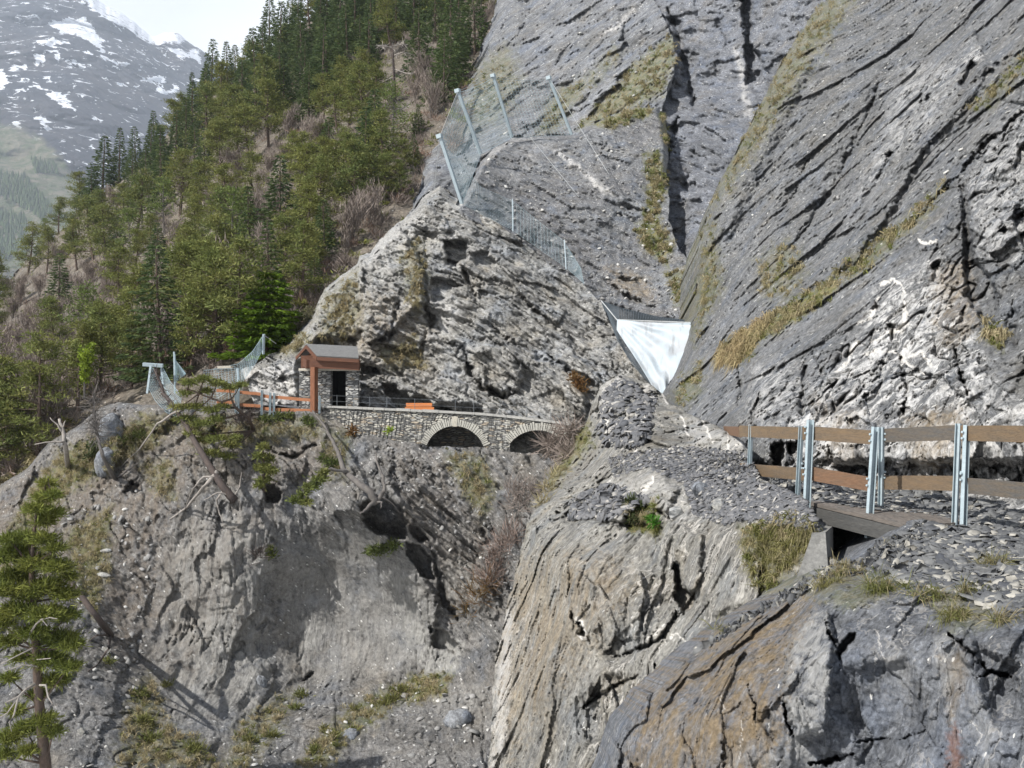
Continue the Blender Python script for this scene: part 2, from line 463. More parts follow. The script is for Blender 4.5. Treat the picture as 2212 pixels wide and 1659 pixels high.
wt.links.new(mx.outputs[2], bg.inputs[0]); wt.links.new(bg.outputs[0], wo.inputs[0])
sl = bpy.data.lights.new('sun', 'SUN'); sl.energy = 5.0; sl.angle = math.radians(.5); sl.color = (1, .975, .935)
so = bpy.data.objects.new('sun', sl); COL.objects.link(so); so.rotation_euler = SUN.to_track_quat('Z', 'Y').to_euler()
cam = bpy.data.cameras.new('camera'); co_ = bpy.data.objects.new('camera', cam); COL.objects.link(co_)
cam.sensor_width = 36; cam.lens = 36*F/W; cam.clip_start = .1; cam.clip_end = 20000
co_.rotation_euler = (math.pi/2, 0, 0); SC.camera = co_
vs = SC.view_settings; vs.view_transform = 'Standard'; vs.look = 'None'; vs.exposure = EXPO if 'EXPO' in globals() else .38; vs.gamma = 1
vs.use_curve_mapping = False
SC.cycles.use_denoising = True
SC.cycles.max_bounces = 6; SC.cycles.transparent_max_bounces = 12; SC.cycles.volume_bounces = 1

# ================================================================ rock materials
M = {}
M['cliff'] = rock_mat('cliff rock', (.31,.305,.29), (.235,.225,.205), (.10,.10,.10), dip=28, seam=.7, streak=(.45,.45,4.5), speck=.03)
M['rubble'] = rock_mat('rubble slope', (.185,.185,.18), (.145,.138,.13), (.08,.08,.082), dip=28, streak=(.6,.6,2.2), fine=1.6, speck=.10, grain=1.2)
M['slab'] = rock_mat('grey slab rock', (.195,.195,.193), (.15,.147,.138), (.11,.11,.115), dip=-38, streak=(.35,.35,3), speck=.05, fine=.8)
M['gully'] = rock_mat('layered dark rock', (.185,.187,.192), (.14,.141,.143), (.06,.062,.068), dip=34, seam=.5, streak=(.5,.5,3.5), speck=.05)
M['right'] = rock_mat('dark slope rock', (.158,.156,.150), (.125,.122,.114), (.065,.066,.07), dip=-50, tang=(0, -1), seam=.45, dipw=80, tangw=(.93,-.37), wlo=.45, streak=(.8,.8,1.5), fine=1.5, speck=.06, grain=1.15, white=(.68,.665,.64))
M['spur'] = rock_mat('pale face rock', (.245,.236,.212), (.185,.176,.158), (.13,.128,.125), dip=-78, tang=(.37, -.93), streak=(.8,.8,4), fine=1.7, speck=.03, veins=.5, grain=.9)
M['scree'] = rock_mat('scree', (.185,.18,.173), (.148,.138,.125), (.10,.10,.10), dip=38, dipw=84, streak=(.5,.5,4), speck=.07, white=(.36,.35,.325), tan=(.165,.135,.105))
M['near'] = rock_mat('foreground rock', (.148,.151,.155), (.118,.117,.114), (.075,.078,.085), dip=84, tang=(.65, -.75), streak=(.9,.9,3.5), fine=2.6, speck=.025, veins=.25, grain=1.0, white=(.36,.355,.34), tan=(.195,.145,.085))
M['hill'] = rock_mat('forest floor', (.17,.145,.12), (.125,.11,.085), (.075,.065,.05), dip=10, streak=(.7,.7,1.4), fine=.8, speck=.03, tan=(.22,.19,.15))

# ================================================================ far land
def mountain_mat():
    m = NT('mountain rock and snow'); p = m.pos()
    q = m.mapping(p, (0, 0, 0), (.001, .001, .001))
    a = m.noise(q, 4, 8, .6); b = m.noise(q, 26, 8, .68, .4)
    col = m.mix(m.ramp(a, (.38, .62, 0, 1)), (.060,.064,.076), (.090,.083,.084))
    col = m.mix(m.ramp(b, (.40, .66, 0, .8)), col, (.038,.042,.052))
    sn = m.noise(m.mapping(q, (0, math.radians(25), 0), (1, 1, 2.2)), 22, 8, .62, .9)
    k = m.math('ADD', sn, m.math('MULTIPLY', m.attr('snow'), .22))
    col = m.mix(m.ramp(k, (.605, .62, 0, 1)), col, (.86,.88,.92))
    g = m.noise(q, 30, 6, .7)
    col = m.mix(m.attr('green'), col, m.mix(m.ramp(g, (.4,.6,0,1)), (.10,.12,.065), (.20,.18,.135)))
    return m.out(col, .95, m.bump(b, 1, 25), .05)
def far_sheet(name, top, ctrl, u0, u1, vb, step, mat, amp, wl, paints, seed):
    f = tps(ctrl)
    us = np.arange(u0, u1, step); tx = [p[0] for p in top]; ty = [p[1] for p in top]
    vt = np.interp(us, tx, ty)+fbm(np.stack([us/60, us*0, us*0+seed], 1), 5, seed, .6)*16
    nv = int((vb-vt.min())/step); t = np.linspace(0, 1, nv)
    U = np.repeat(us[None], nv, 0); V = vt[None]*(1-t[:, None])+vb*t[:, None]
    u, v = U.ravel(), V.ravel(); Y = f(u, v)
    dtop = (V-vt[None]).ravel()
    Y = Y*(1+.12*np.clip(1-dtop/30, 0, 1)**2)
    p = np.stack([(u-CX)/F*Y, Y, -(v-CY)/F*Y], 1)
    Y = Y+amp*(ridged(p/wl, 6, seed)+.5*fbm(p/wl*.4, 3, seed+3))
    co = np.stack([(u-CX)/F*Y, Y, -(v-CY)/F*Y], 1)
    nu = len(us); i = np.arange(nu*nv).reshape(nv, nu)
    q = np.stack([i[:-1,:-1], i[1:,:-1], i[1:,1:], i[:-1,1:]], -1).reshape(-1, 4)
    back = co[:nu].copy(); back[:, 1] += 900; back[:, 2] -= 300
    n0 = len(co); co = np.concatenate([co, back]); j = n0+np.arange(nu)
    q = np.concatenate([q, np.stack([j[:-1], i[0,:-1], i[0,1:], j[1:]], 1)])
    me = np_mesh(name, co, q, smooth=True)
    nz = np.stack([u/20, v/20, u*0+seed], 1); w = fbm(nz, 4, seed+8, .65)
    A = {'snow': np.zeros(len(co), np.float32), 'green': np.zeros(len(co), np.float32)}
    for a, ps, soft, val in paints:
        A[a][:n0] = np.maximum(A[a][:n0], val*sstep(-soft, soft, sd_poly(u, v, ps)+w*soft*2.5))
    for k, x in A.items():
        me.attributes.new(k, 'FLOAT', 'POINT').data.foreach_set('value', x)
    o = link(name, me, mat); setp(o, kind='structure')
    SHEETS[name] = dict(f=f, u=u, v=v, co=co[:n0])
    return o
MM = mountain_mat()
snow = [('snow', ps, 5, 1.) for ps in (
    [(105,48),(150,38),(185,40),(208,68),(222,95),(226,110),(190,90),(160,72),(130,72)],
    [(155,-20),(200,-20),(260,20),(335,62),(390,75),(420,90),(330,96),(270,62),(210,30)],
    [(75,95),(115,82),(145,92),(120,98),(90,102)],
    [(76,182),(105,200),(150,200),(140,215),(165,242),(130,228),(110,210)],
    [(0,152),(10,160),(24,170),(8,194),(-10,190)], [(24,145),(60,140),(55,150),(28,153)],
    [(218,118),(255,138),(285,130),(285,136),(258,142),(225,130)],
    [(305,172),(345,165),(360,176),(335,182)], [(335,186),(360,195),(385,183),(388,200),(360,204),(340,196)],
    [(365,100),(400,112),(430,108),(435,138),(415,128),(385,122)], [(238,172),(262,178),(280,180),(262,186)],
    [(75,120),(95,115),(97,135),(80,142)], [(110,112),(128,115),(127,130)], [(195,258),(210,250),(218,262)],
    [(60,250),(100,255),(118,265),(95,270)], [(185,112),(203,116),(200,121)], [(92,166),(112,165),(108,175)],
    [(145,130),(165,132),(162,138)], [(172,140),(190,148),(182,152)], [(30,262),(48,278),(44,284)], [(62,285),(82,300),(80,310)])]
rest = [('green', [(-60,268),(40,275),(90,300),(150,360),(190,420),(220,600),(-60,600)], 9, 1.)]
far_sheet('mountain', [(-300,-110),(60,-60),(170,-30),(290,50),(330,78),(352,70),(385,72),(420,100),(470,132),(520,150),(700,260),(900,330)],
          [(-200,100,3300),(200,0,3900),(430,110,4200),(700,250,4300),(0,300,2700),(300,300,3000),(100,500,2200),(500,500,2500),(0,650,1900),(800,650,2300)],
          -260, 900, 660, 2.4, MM, 190, 520, snow+rest, 21)

hz = MB(); hz.box((-4200, -250, -421.5), (4200, 5400, 1720))
hm = NT('valley haze'); pv = hm.n('ShaderNodeVolumePrincipled'); pv.inputs['Color'].default_value = (.80, .88, 1, 1); pv.inputs['Density'].default_value = HAZE if 'HAZE' in globals() else 1.0e-4; pv.inputs['Anisotropy'].default_value = .1
ho = hm.n('ShaderNodeOutputMaterial'); hm.t.links.new(pv.outputs[0], ho.inputs['Volume'])
setp(hz.build('haze', hm.m), kind='stuff')
ground = MB()
ground.add([(-4100,-200,-420),(4100,-200,-420),(4100,5300,-420),(-4100,5300,-420)], [(0,1,2,3)])
setp(ground.build('valley_ground', simple_mat('valley meadow', (.07,.085,.035), (.11,.10,.06), .004, .95, bumpd=0, spec=.05)), kind='structure')

# ================================================================ near rock
def D(big=.6, bwl=5, ridge=.25, rwl=2, dip=24, bl=(), fine=.05, fwl=.35, seed=1, lean=.15, crk=(), led=(), fc=(), tang=(1, 0)):
    R = rot_for(dip, lean)
    tl = math.hypot(*tang); tx, ty = tang[0]/tl, tang[1]/tl
    def f(p, u, v):
        p = np.stack([tx*p[:, 0]+ty*p[:, 1], -ty*p[:, 0]+tx*p[:, 1], p[:, 2]], 1)
        o = big*fbm(p/bwl, 4, seed)*1.6 - ridge*ridged(p/rwl, 4, seed+5) + fine*fbm(p/fwl, 3, seed+9, .6)*1.6
        for i, (size, amp, warp, wl, thr) in enumerate(bl):
            m = 1.0
            if thr is not None: m = sstep(thr-.08, thr+.12, fbm(p/(bwl*.7)+i*3.1, 3, seed+60+i))
            o = o+amp*m*blocks(p, R, size, seed+20+i, warp, wl)
        for i, (size, amp, tilt) in enumerate(fc): o = o+facet(p, dip, size, amp, tilt, seed+140+7*i)
        for i, (per, amp) in enumerate(led):
            q = (p@R.T)[:, 2]/per+.55*perlin(p/(per*9), seed+70+i)+.25*perlin(p/(per*3), seed+72+i)
            k = np.floor(q).astype(np.int32); f_ = q-k; z = np.zeros_like(k)
            hh = (_h(k, z, z, seed+74+i) & np.uint32(1023))/1023.0
            o = o+amp*(f_-.5)*(.25+1.2*hh)*np.clip(.55+1.6*perlin(p/(per*7), seed+76+i), 0, 1.3)
        for i, (sc, amp, w) in enumerate(crk):
            q = (p@R.T+.16*np.stack([perlin(p*.8, seed+80+i), perlin(p*.8, seed+83+i), perlin(p*.8, seed+86+i)], 1))*np.array(sc)
            n = perlin(q, seed+90+i)+.45*perlin(q*2.1, seed+95+i)
            k = np.clip(.25+2.2*perlin(p*np.array(sc).min()*1.3, seed+99+i), 0, 1)
            o = o+amp*k*np.clip(1-np.abs(n)/w, 0, 1)
        return o
    return f
ST = STEP if 'STEP' in globals() else 3.0

hillf = [(1050,0,130),(600,60,190),(300,300,200),(100,430,220),(0,560,235),(-150,600,245),(900,400,78),(950,450,76),(820,600,64),(740,690,60),(650,700,58),(690,760,58),(520,760,56),(600,830,56),(500,880,53),(400,890,52.5),(300,850,55),(300,880,53),(200,925,53),(130,980,52.5),(100,900,57),(0,1000,55),(0,1110,51),(-150,1000,58),(500,400,120),(250,600,120),(700,250,120),(950,200,105),(700,-100,200),(1100,-150,170),(1050,300,80)]
hill_sil = [(-250,720),(0,640),(60,560),(130,500),(240,400),(320,330),(420,230),(520,150),(600,95),(690,20),(760,-60),(860,-150)]
sheet('hillside', hill_sil+[(1150,-150),(1130,0),(1070,150),(1020,230),(990,320),(960,400),(900,500),(820,590),(740,680),(690,760),(600,830),(500,880),(400,900),(300,890),(200,930),(130,980),(70,1060),(0,1110),(-250,1180)],
      hillf, ST*1.5, M['hill'], D(1.2, 14, .6, 5, 10, (), .25, 1.2, 3), rough=8, sil=hill_sil, roll=.12, rollw=40, skirt=20, seed=2,
      paint=[('tan', [(260,640),(420,600),(480,640),(400,720),(300,740),(200,700)], 40, .9), ('tan', [(380,400),(560,380),(560,480),(420,500)], 40, .8), ('tan', [(780,480),(900,430),(900,480),(700,680),(640,690)], 25, 1.),
             ('grass', [(-200,1000),(300,900),(300,1150),(-200,1200)], 30, .7), ('tan', [(-200,860),(150,850),(200,900),(0,980),(-200,980)], 30, .8)])

slab_poly = [(1095,-60),(1035,120),(1000,185),(965,235),(940,290),(912,345),(916,400),(880,460),(1000,560),(1300,420),(1420,330),(1436,215),(1452,168),(1462,110),(1444,55),(1412,-10),(1405,-60)]
sheet('cliff_slab', slab_poly, [(1090,0,112),(1000,185,98),(930,320,84),(920,400,72),(1100,100,100),(1250,250,84),(1200,100,96),(1400,0,92),(1440,150,80),(1330,230,80),(1100,330,80),(1000,560,68),(1400,330,74)],
      ST, M['slab'], D(1.0, 10, .35, 4, -38, [((3,3,.35),.22,.4,2,None), ((1.2,1.2,.15),.16,.4,1,.0)], .12, .6, 11, led=[(.8,.3),(.3,.14)], fc=[((5,2.2),.9,.25),((1.6,.8),.3,.25)], crk=[((.25,.25,1.4),.5,.05),((.7,.7,3),.25,.07)]), sil=slab_poly[:8]+[], roll=.05, rollw=25, skirt=12, seed=5, rough=9,
      dents=[('poly', [(1120,0),(1160,-8),(1150,12),(1128,14)], 4, 1.2), ('poly', [(1200,330),(1330,222),(1455,85),(1470,250),(1380,330)], 10, -.9),
             ('line', [(1230,120),(1330,40),(1365,25)], 10, -.5), ('line', [(1180,290),(1290,190),(1400,70)], 14, .5)],
      paint=[('grass', [(1458,75),(1400,112),(1332,184),(1248,276),(1300,264),(1373,228),(1428,205),(1456,140)], 10, .7), ('grass', [(1190,205),(1290,150),(1330,100),(1340,120),(1250,215),(1200,280),(1160,290)], 16, .55),
             ('grass', [(1020,150),(1100,100),(1130,180),(1080,260),(1000,280)], 22, .45), ('white', [(1370,20),(1340,45),(1310,60),(1300,75),(1340,55)], 6, .8)])
sheet('ravine_wall', [(1395,-60),(1860,-60),(1800,60),(1720,170),(1650,300),(1600,420),(1560,600),(1545,720),(1440,720),(1400,420),(1395,200)],
      [(1420,0,92.5),(1600,0,84),(1800,0,72),(1650,200,75),(1450,200,80),(1455,300,73),(1480,500,60.5),(1560,400,66),(1480,700,51),(1430,600,58)],
      ST, M['gully'], D(.8, 7, .5, 3, 34, [((3,3,.7),.4,.5,2.5,None), ((1.2,1.2,.3),.14,.4,1,None)], .12, .5, 15, led=[(.6,.1)], fc=[((3,1.6),.8,.3),((1.1,.6),.25,.3)], crk=[((.25,.25,1.5),.4,.05)]), skirt=3, seed=6,
      dents=[('poly', [(1600,0),(1625,-40),(1622,90),(1648,130),(1640,175),(1612,185),(1610,80)], 3, 3.), ('line', [(1440,20),(1466,70),(1480,150),(1500,230)], 14, 2.2), ('poly', [(1470,110),(1508,120),(1500,165),(1475,150)], 5, 1.2),
             ('line', [(1466,250),(1450,300),(1440,335)], 9, 2.), ('poly', [(1470,395),(1506,395),(1504,425),(1485,430)], 4, 1.), ('poly', [(1432,400),(1484,380),(1480,560),(1450,550),(1432,480)], 10, 1.4)],
      paint=[('white', [(1585,100),(1605,130),(1625,250),(1610,250)], 6, .5)])
rub_poly = [(985,450),(1004,420),(1040,345),(1075,312),(1108,296),(1170,292),(1240,291),(1275,270),(1350,232),(1420,228),(1438,260),(1446,330),(1440,400),(1446,470),(1462,530),(1490,570),(1505,640),(1500,740),(1440,860),(1330,760),(1280,680),(1180,580),(1060,500)]
sheet('rubble_slope', rub_poly, [(990,450,56),(1040,340,63),(1110,298,69),(1240,292,69),(1420,232,72),(1440,400,63),(1300,450,60),(1150,420,61),(1180,580,55),(1300,650,53),(1420,600,55),(1500,650,50),(1480,780,47),(1380,720,49.5),(1440,860,46)],
      ST, M['rubble'], D(.5, 5, .25, 2, 28, [((1.6,1.6,.3),.22,.5,2,None), ((.5,.5,.12),.16,.5,.8,None)], .12, .3, 23, led=[(.5,.10)], fc=[((2.4,1),.35,.2),((.8,.4),.16,.25)], crk=[((.4,.4,1.6),.35,.05)]), sil=rub_poly[:13], roll=.05, rollw=14, skirt=6, seed=8, rough=8,
      dents=[('line', [(1346,445),(1380,455),(1415,462)], 5, .6), ('line', [(1320,615),(1360,640),(1415,668)], 6, .9), ('poly', [(1292,650),(1330,660),(1420,690),(1495,694),(1495,720),(1320,725)], 4, .8), ('line', [(1210,330),(1300,400),(1360,430)], 8, -.4)],
      paint=[('grass', [(1395,330),(1425,320),(1440,400),(1420,470),(1452,520),(1440,570),(1395,540),(1375,500),(1400,440)], 12, .9), ('grass', [(1270,272),(1350,236),(1420,230),(1400,252),(1320,275)], 8, .9), ('grass', [(1440,590),(1490,570),(1500,650),(1460,660)], 12, .6), ('grass', [(1425,215),(1445,215),(1448,330),(1430,300)], 6, .7),
             ('white', [(1195,325),(1230,340),(1300,395),(1340,430),(1300,415),(1240,360)], 6, .7), ('tan', [(1300,570),(1400,600),(1420,660),(1330,630)], 14, .5), ('white', [(1060,330),(1110,300),(1180,310),(1110,380),(1040,420),(1020,440)], 22, .35)])

cl_poly = [(600,760),(640,715),(668,690),(700,625),(730,598),(768,570),(775,552),(800,545),(818,520),(862,478),(895,452),(912,425),(950,400),(985,428),(1003,442),(1060,470),(1118,512),(1160,548),(1205,585),(1255,612),(1300,655),(1335,735),(1380,800),(1412,838),(1400,900),(1290,960),(1180,1000),(700,960),(560,900),(520,800)]
cliff_d0 = D(.5, 6, .26, 2.6, 22, [((2.6,2.6,.9),.75,.6,3,None), ((1.3,1.5,.28),.42,.5,1.4,-.05), ((.7,.8,.10),.24,.4,.8,-.2),((.4,.5,.07),.12,.3,.6,None)], .09, .4, 31, led=[(.55,.24),(.2,.13)], fc=[((3.2,1.4),.8,.3),((1.2,.5),.28,.28),((.45,.2),.09,.3)], crk=[((.35,.35,1.9),.34,.06),((.9,.9,4.2),.16,.08)])
def cliff_disp(p, u, v):
    q = p.copy(); q[:, 2] += .028*np.clip(p[:, 0]+4, 0, 20)**2
    return cliff_d0(q, u, v)
sheet('cliff_face', cl_poly, [(600,760,52),(530,860,50),(640,715,53),(775,552,54),(950,400,58),(1003,442,56.5),(1118,512,55),(1205,585,54),(1300,655,52),(1380,800,46),(1400,880,44),(1290,960,43.5),(700,870,49),(700,960,48.6),(900,880,48.2),(1100,880,46.6),(1220,900,45),(900,650,51),(1060,700,49.8),(1200,780,48),(800,760,50)],
      ST*.85, M['cliff'], cliff_disp, sil=cl_poly[:14], roll=.07, rollw=22, skirt=6, seed=10,
      dents=[('poly', [(958,520),(1008,519),(1010,553),(1003,566),(985,572),(966,568)], 3, 1.9), ('poly', [(1015,545),(1046,544),(1078,562),(1064,577),(1030,571)], 3, 1.1),
             ('poly', [(928,600),(965,606),(1000,616),(975,632),(960,646),(932,650)], 3, 1.3), ('line', [(1004,585),(1016,610),(1026,640),(1033,660)], 9, 1.2), ('poly', [(1036,626),(1054,628),(1056,640),(1040,640)], 3, .8),
             ('line', [(925,672),(935,690),(932,720)], 7, .8), ('poly', [(926,675),(945,690),(935,708),(925,700)], 3, .6),
             ('poly', [(774,556),(858,480),(905,560),(915,640),(870,690),(830,725),(795,745),(785,700),(776,640)], 3, -.9), ('line', [(800,742),(820,735),(836,712)], 9, 1.5), ('line', [(862,650),(850,700),(840,735)], 7, .7),
             ('line', [(920,520),(918,600),(921,700),(914,760)], 6, .5),
             ('poly', [(1015,760),(1050,738),(1110,760),(1130,800),(1118,838),(1080,848),(1045,838),(1020,810)], 9, -1.), ('line', [(1010,782),(1020,812),(1044,838),(1078,854),(1108,850)], 12, 1.7),
             ('poly', [(825,825),(850,836),(885,856),(912,850),(932,872),(990,886),(1000,900),(870,900),(838,850)], 3, 1.9), ('poly', [(776,790),(800,786),(820,796),(815,815),(795,822),(776,818)], 3, 1.6),
             ('poly', [(962,872),(985,866),(1040,880),(1045,905),(960,905)], 4, 1.2), ('line', [(1186,770),(1215,790),(1250,806),(1300,838)], 8, 1.1), ('line', [(1090,725),(1150,760),(1195,790)], 6, .6),
             ('line', [(1120,640),(1200,705),(1290,790)], 5, .45), ('line', [(1060,600),(1150,660),(1230,720)], 4, .35), ('poly', [(1255,815),(1300,835),(1300,900),(1270,905)], 5, .9),
             ('line', [(940,585),(1000,600)], 5, .6), ('line', [(965,740),(1000,750),(1010,780)], 6, .7), ('poly', [(690,725),(770,730),(778,900),(650,900),(640,790)], 6, 1.4)],
      paint=[('grass', [(865,540),(915,510),(920,600),(905,690),(880,640)], 16, .5), ('grass', [(700,640),(770,590),(780,700),(740,740),(690,740)], 20, .45), ('grass', [(600,760),(650,715),(680,730),(640,760)], 14, .6), ('tan', [(640,760),(780,640),(900,650),(930,800),(800,790),(690,740)], 40, .45), ('grass', [(820,750),(900,730),(920,790),(840,800)], 14, .5),
             ('white', [(530,800),(640,780),(660,800),(640,880),(530,880)], 12, .85), ('white', [(800,480),(900,470),(880,560),(790,600)], 18, .3), ('white', [(930,670),(960,640),(1010,660),(960,730),(925,760)], 12, .4), ('tan', [(1220,810),(1262,820),(1275,860),(1240,850)], 8, .8)])

# ground under and in front of the stone bridge, the concave cliff and the slope below it
sc_poly = [(-260,1130),(-60,1085),(60,1010),(105,955),(160,925),(215,880),(262,866),(310,872),(420,878),(520,880),(690,882),(716,902),(760,932),(840,950),(916,962),(985,964),(1050,968),(1100,976),(1180,980),(1300,985),(1340,1200),(1280,1720),(-260,1720)]
scree_disp = D(.55, 5, .35, 2.2, 38, [((2.2,2.2,.5),.4,.5,2.5,.0), ((1.,1.2,.16),.3,.45,1.2,.0),((.4,.4,.1),.1,.4,.6,None)], .1, .35, 41, crk=[((.35,.35,1.5),.4,.06)], fc=[((2.6,1.2),.35,.18),((.9,.45),.13,.2),((.4,.2),.05,.25)])
def scree_f(p, u, v):
    face = sd_poly(u, v, [(380,1120),(430,1070),(600,1070),(780,1090),(880,1130),(960,1260),(980,1420),(900,1470),(700,1500),(560,1580),(400,1560),(330,1440),(345,1280)])
    k = sstep(-30, 30, face)
    ribs = D(.5, 4, .55, 2.4, 84, [((1.5,1.5,.5),.3,.6,2,None)], .06, .3, 47, led=[(.5,.2)], fc=[((2.6,1.2),.32,.16),((.9,.45),.10,.18)], crk=[((.5,.5,2.4),.3,.06)])(p, u, v)
    lay = sd_poly(u, v, [(800,960),(920,980),(1080,1180),(1110,1330),(1000,1330),(900,1150),(830,1060)])
    kl = sstep(-20, 20, lay)
    l2 = D(0, 3, 0, 1, 36, [((1.6,1.6,.16),.55,.3,1.5,None),((.9,.9,.35),.4,.3,1.5,None)], 0, 1, 49, led=[(.5,.4),(.22,.22)])(p, u, v)
    b = scree_disp(p, u, v)*np.where(v < 1050, 1, .7)
    bowl = sstep(-30, 30, sd_poly(u, v, [(590,1180),(760,1130),(900,1200),(930,1380),(860,1440),(700,1460),(620,1400)]))
    return b*(1-k)+ribs*k*(.9-.6*bowl) + kl*l2
sheet('rock_slope', sc_poly, [(-250,1130,50),(0,1060,49),(110,955,50),(310,872,49),(520,882,47.5),(690,884,46.0),(840,950,44.5),(985,966,43.8),(1100,978,43.0),(1240,990,41.5),(1300,1200,36),(1130,1150,40.6),(1080,1350,40.0),(1150,1600,36),
      (450,1070,44.6),(600,1090,44.2),(750,1080,43),(830,1080,41.8),(900,1050,42.2),(980,1200,42.0),(560,1250,43.7),(700,1240,45.3),(720,1340,44.9),(860,1330,43.8),(450,1400,41.9),(440,1200,42.9),(560,1400,42.9),(650,1460,43.2),(900,1470,42.2),(700,1600,37.5),(900,1600,37),(350,1250,43.6),(340,1420,41.5),(250,1500,37.5),(0,1300,40),(0,1500,35),(300,1650,33.5),(650,1700,34),(1000,1700,34),(-250,1700,32)],
      ST*.9, M['scree'], scree_f, sil=sc_poly[1:12], roll=.03, rollw=12, skirt=4, seed=12, rough=4,
      dents=[('poly', [(778,1092),(815,1075),(870,1092),(880,1130),(872,1162),(845,1160),(805,1150),(786,1122)], 4, 2.4), ('poly', [(884,1130),(912,1142),(925,1162),(905,1168),(888,1150)], 3, 1.1), ('poly', [(878,1172),(905,1180),(932,1212),(938,1252),(918,1250),(898,1222),(880,1200)], 3, 1.7),
             ('poly', [(568,1054),(590,1046),(606,1062),(600,1085),(578,1084)], 4, 1.4), ('poly', [(928,1352),(960,1362),(990,1395),(985,1412),(940,1400)], 4, 1.2), ('line', [(650,1480),(665,1465),(676,1452)], 7, .9), ('line', [(930,1180),(945,1240),(960,1300),(990,1340)], 8, .9),
             ('line', [(900,1230),(940,1290),(935,1370)], 10, -1.0), ('poly', [(700,1060),(760,1050),(800,1070),(790,1120),(720,1110)], 12, -.8), 
             ('line', [(560,960),(630,990),(680,960)], 8, .9), ('poly', [(270,1060),(282,1040),(300,1045),(300,1064)], 4, .9), ('poly', [(215,900),(250,895),(262,960),(240,1030),(216,1010)], 5, -.8), ('line', [(1040,1140),(1090,1240),(1120,1330)], 12, .4)],
      paint=[('grass', [(130,980),(250,930),(310,900),(380,910),(330,960),(240,1010),(150,1060),(80,1140),(40,1130)], 20, .8), ('grass', [(640,1659),(690,1590),(750,1530),(820,1490),(880,1480),(885,1500),(810,1560),(750,1600),(715,1659)], 16, .6), ('grass', [(250,1659),(290,1480),(330,1460),(350,1560),(420,1600),(480,1659)], 22, .6), ('grass', [(480,1659),(520,1560),(600,1500),(640,1500),(600,1580),(540,1659)], 20, .5),
             ('grass', [(880,1460),(975,1455),(960,1500),(880,1520)], 12, .9), ('grass', [(960,980),(1040,985),(1080,1060),(1040,1120),(980,1030)], 14, .55), ('grass', [(150,1150),(240,1100),(230,1240),(200,1330),(160,1250)], 20, .7), ('grass', [(380,900),(600,910),(700,900),(690,940),(560,960),(420,960)], 18, .55), ('grass', [(40,1100),(110,1000),(130,1040),(60,1200),(0,1240)], 16, .6), ('grass', [(300,1000),(370,990),(380,1080),(330,1060)], 14, .5),
             ('grass', [(700,920),(760,940),(740,1040),(700,1000)], 14, .5), ('tan', [(-60,1120),(60,1020),(140,960),(260,900),(420,900),(470,960),(400,1080),(340,1180),(330,1320),(260,1420),(200,1300),(100,1300),(-60,1300)], 40, .75), ('tan', [(420,890),(700,900),(740,1020),(640,1060),(480,1040)], 30, .55), ('tan', [(330,1150),(520,1080),(600,1100),(480,1250),(420,1480),(330,1420)], 40, .35), ('white', [(900,1420),(950,1360),(1005,1390),(990,1450),(920,1460)], 8, .9), ('white', [(590,1180),(760,1140),(900,1190),(950,1330),(880,1450),(700,1480),(600,1440)], 40, .36), ('white', [(390,1120),(520,1090),(600,1180),(570,1300),(600,1440),(560,1560),(400,1560),(340,1440),(355,1260)], 30, .62), ('white', [(820,1190),(900,1240),(960,1380),(900,1420),(840,1330)], 22, .8), ('white', [(1000,1200),(1090,1300),(1060,1340),(960,1280),(930,1200)], 20, .6), ('white', [(640,1340),(690,1330),(700,1420),(650,1400)], 8, .8), ('tan', [(820,960),(960,980),(1060,1150),(1100,1340),(980,1320),(880,1120)], 30, .4), ('white', [(640,1410),(690,1410),(680,1450),(650,1455)], 8, .5), ('white', [(930,1500),(1050,1480),(1060,1560),(960,1570)], 20, .4)])

# the big slope on the right with the ledge the path runs on
rt_poly = [(1850,-80),(1830,-30),(1765,15),(1712,95),(1655,200),(1606,300),(1560,380),(1532,450),(1508,540),(1506,620),(1496,690),(1488,740),(1470,790),(1440,838),(1452,880),(1500,905),(1545,930),(1575,985),(1625,1065),(1740,1100),(1785,1200),(1900,1250),(2720,1250),(2720,-80)]
R_r = D(tang=(0, -1), big=.7, bwl=6, ridge=.35, rwl=2.2, dip=-50, bl=[((2.4,2.4,.6),.25,.5,2.5,.05), ((.8,.9,.3),.14,.5,1.2,-.05), ((.3,.3,.14),.09,.5,.6,None)], fine=.13, fwl=.25, seed=51, led=[(.7,.07),(.22,.03)], fc=[((3.4,1.5),.6,.25),((1.2,.65),.2,.28),((.45,.28),.10,.4)], crk=[((.4,.4,1.5),.28,.04)])
R_w = D(tang=(.93, -.37), big=.25, bwl=3, ridge=.4, rwl=1.3, dip=78, bl=[((1.2,1.2,.4),.5,.5,1.6,None), ((.5,.7,.16),.24,.4,.8,None)], fine=.06, fwl=.18, seed=57, led=[(.5,.12),(.2,.06)], fc=[((2.0,.9),.7,.5),((.75,.38),.32,.5),((.3,.17),.1,.4)], crk=[((.6,.6,1.6),.7,.09),((1.5,1.5,4.5),.22,.1)])
white_zone = [(1600,960),(1640,880),(1680,800),(1780,760),(1870,690),(1960,640),(2000,520),(2060,400),(2212,200),(2260,200),(2260,1120),(1600,1100)]
def right_f(p, u, v):
    k = sstep(-45, 45, sd_poly(u, v, white_zone))
    fl = sstep(1060, 1110, v+0*u)
    sc = np.clip(p[:, 1]/24, .45, 1.3)
    return (R_r(p, u, v)*(1-k)*.5+R_w(p, u, v)*k*.9)*(1-.9*fl)*sc
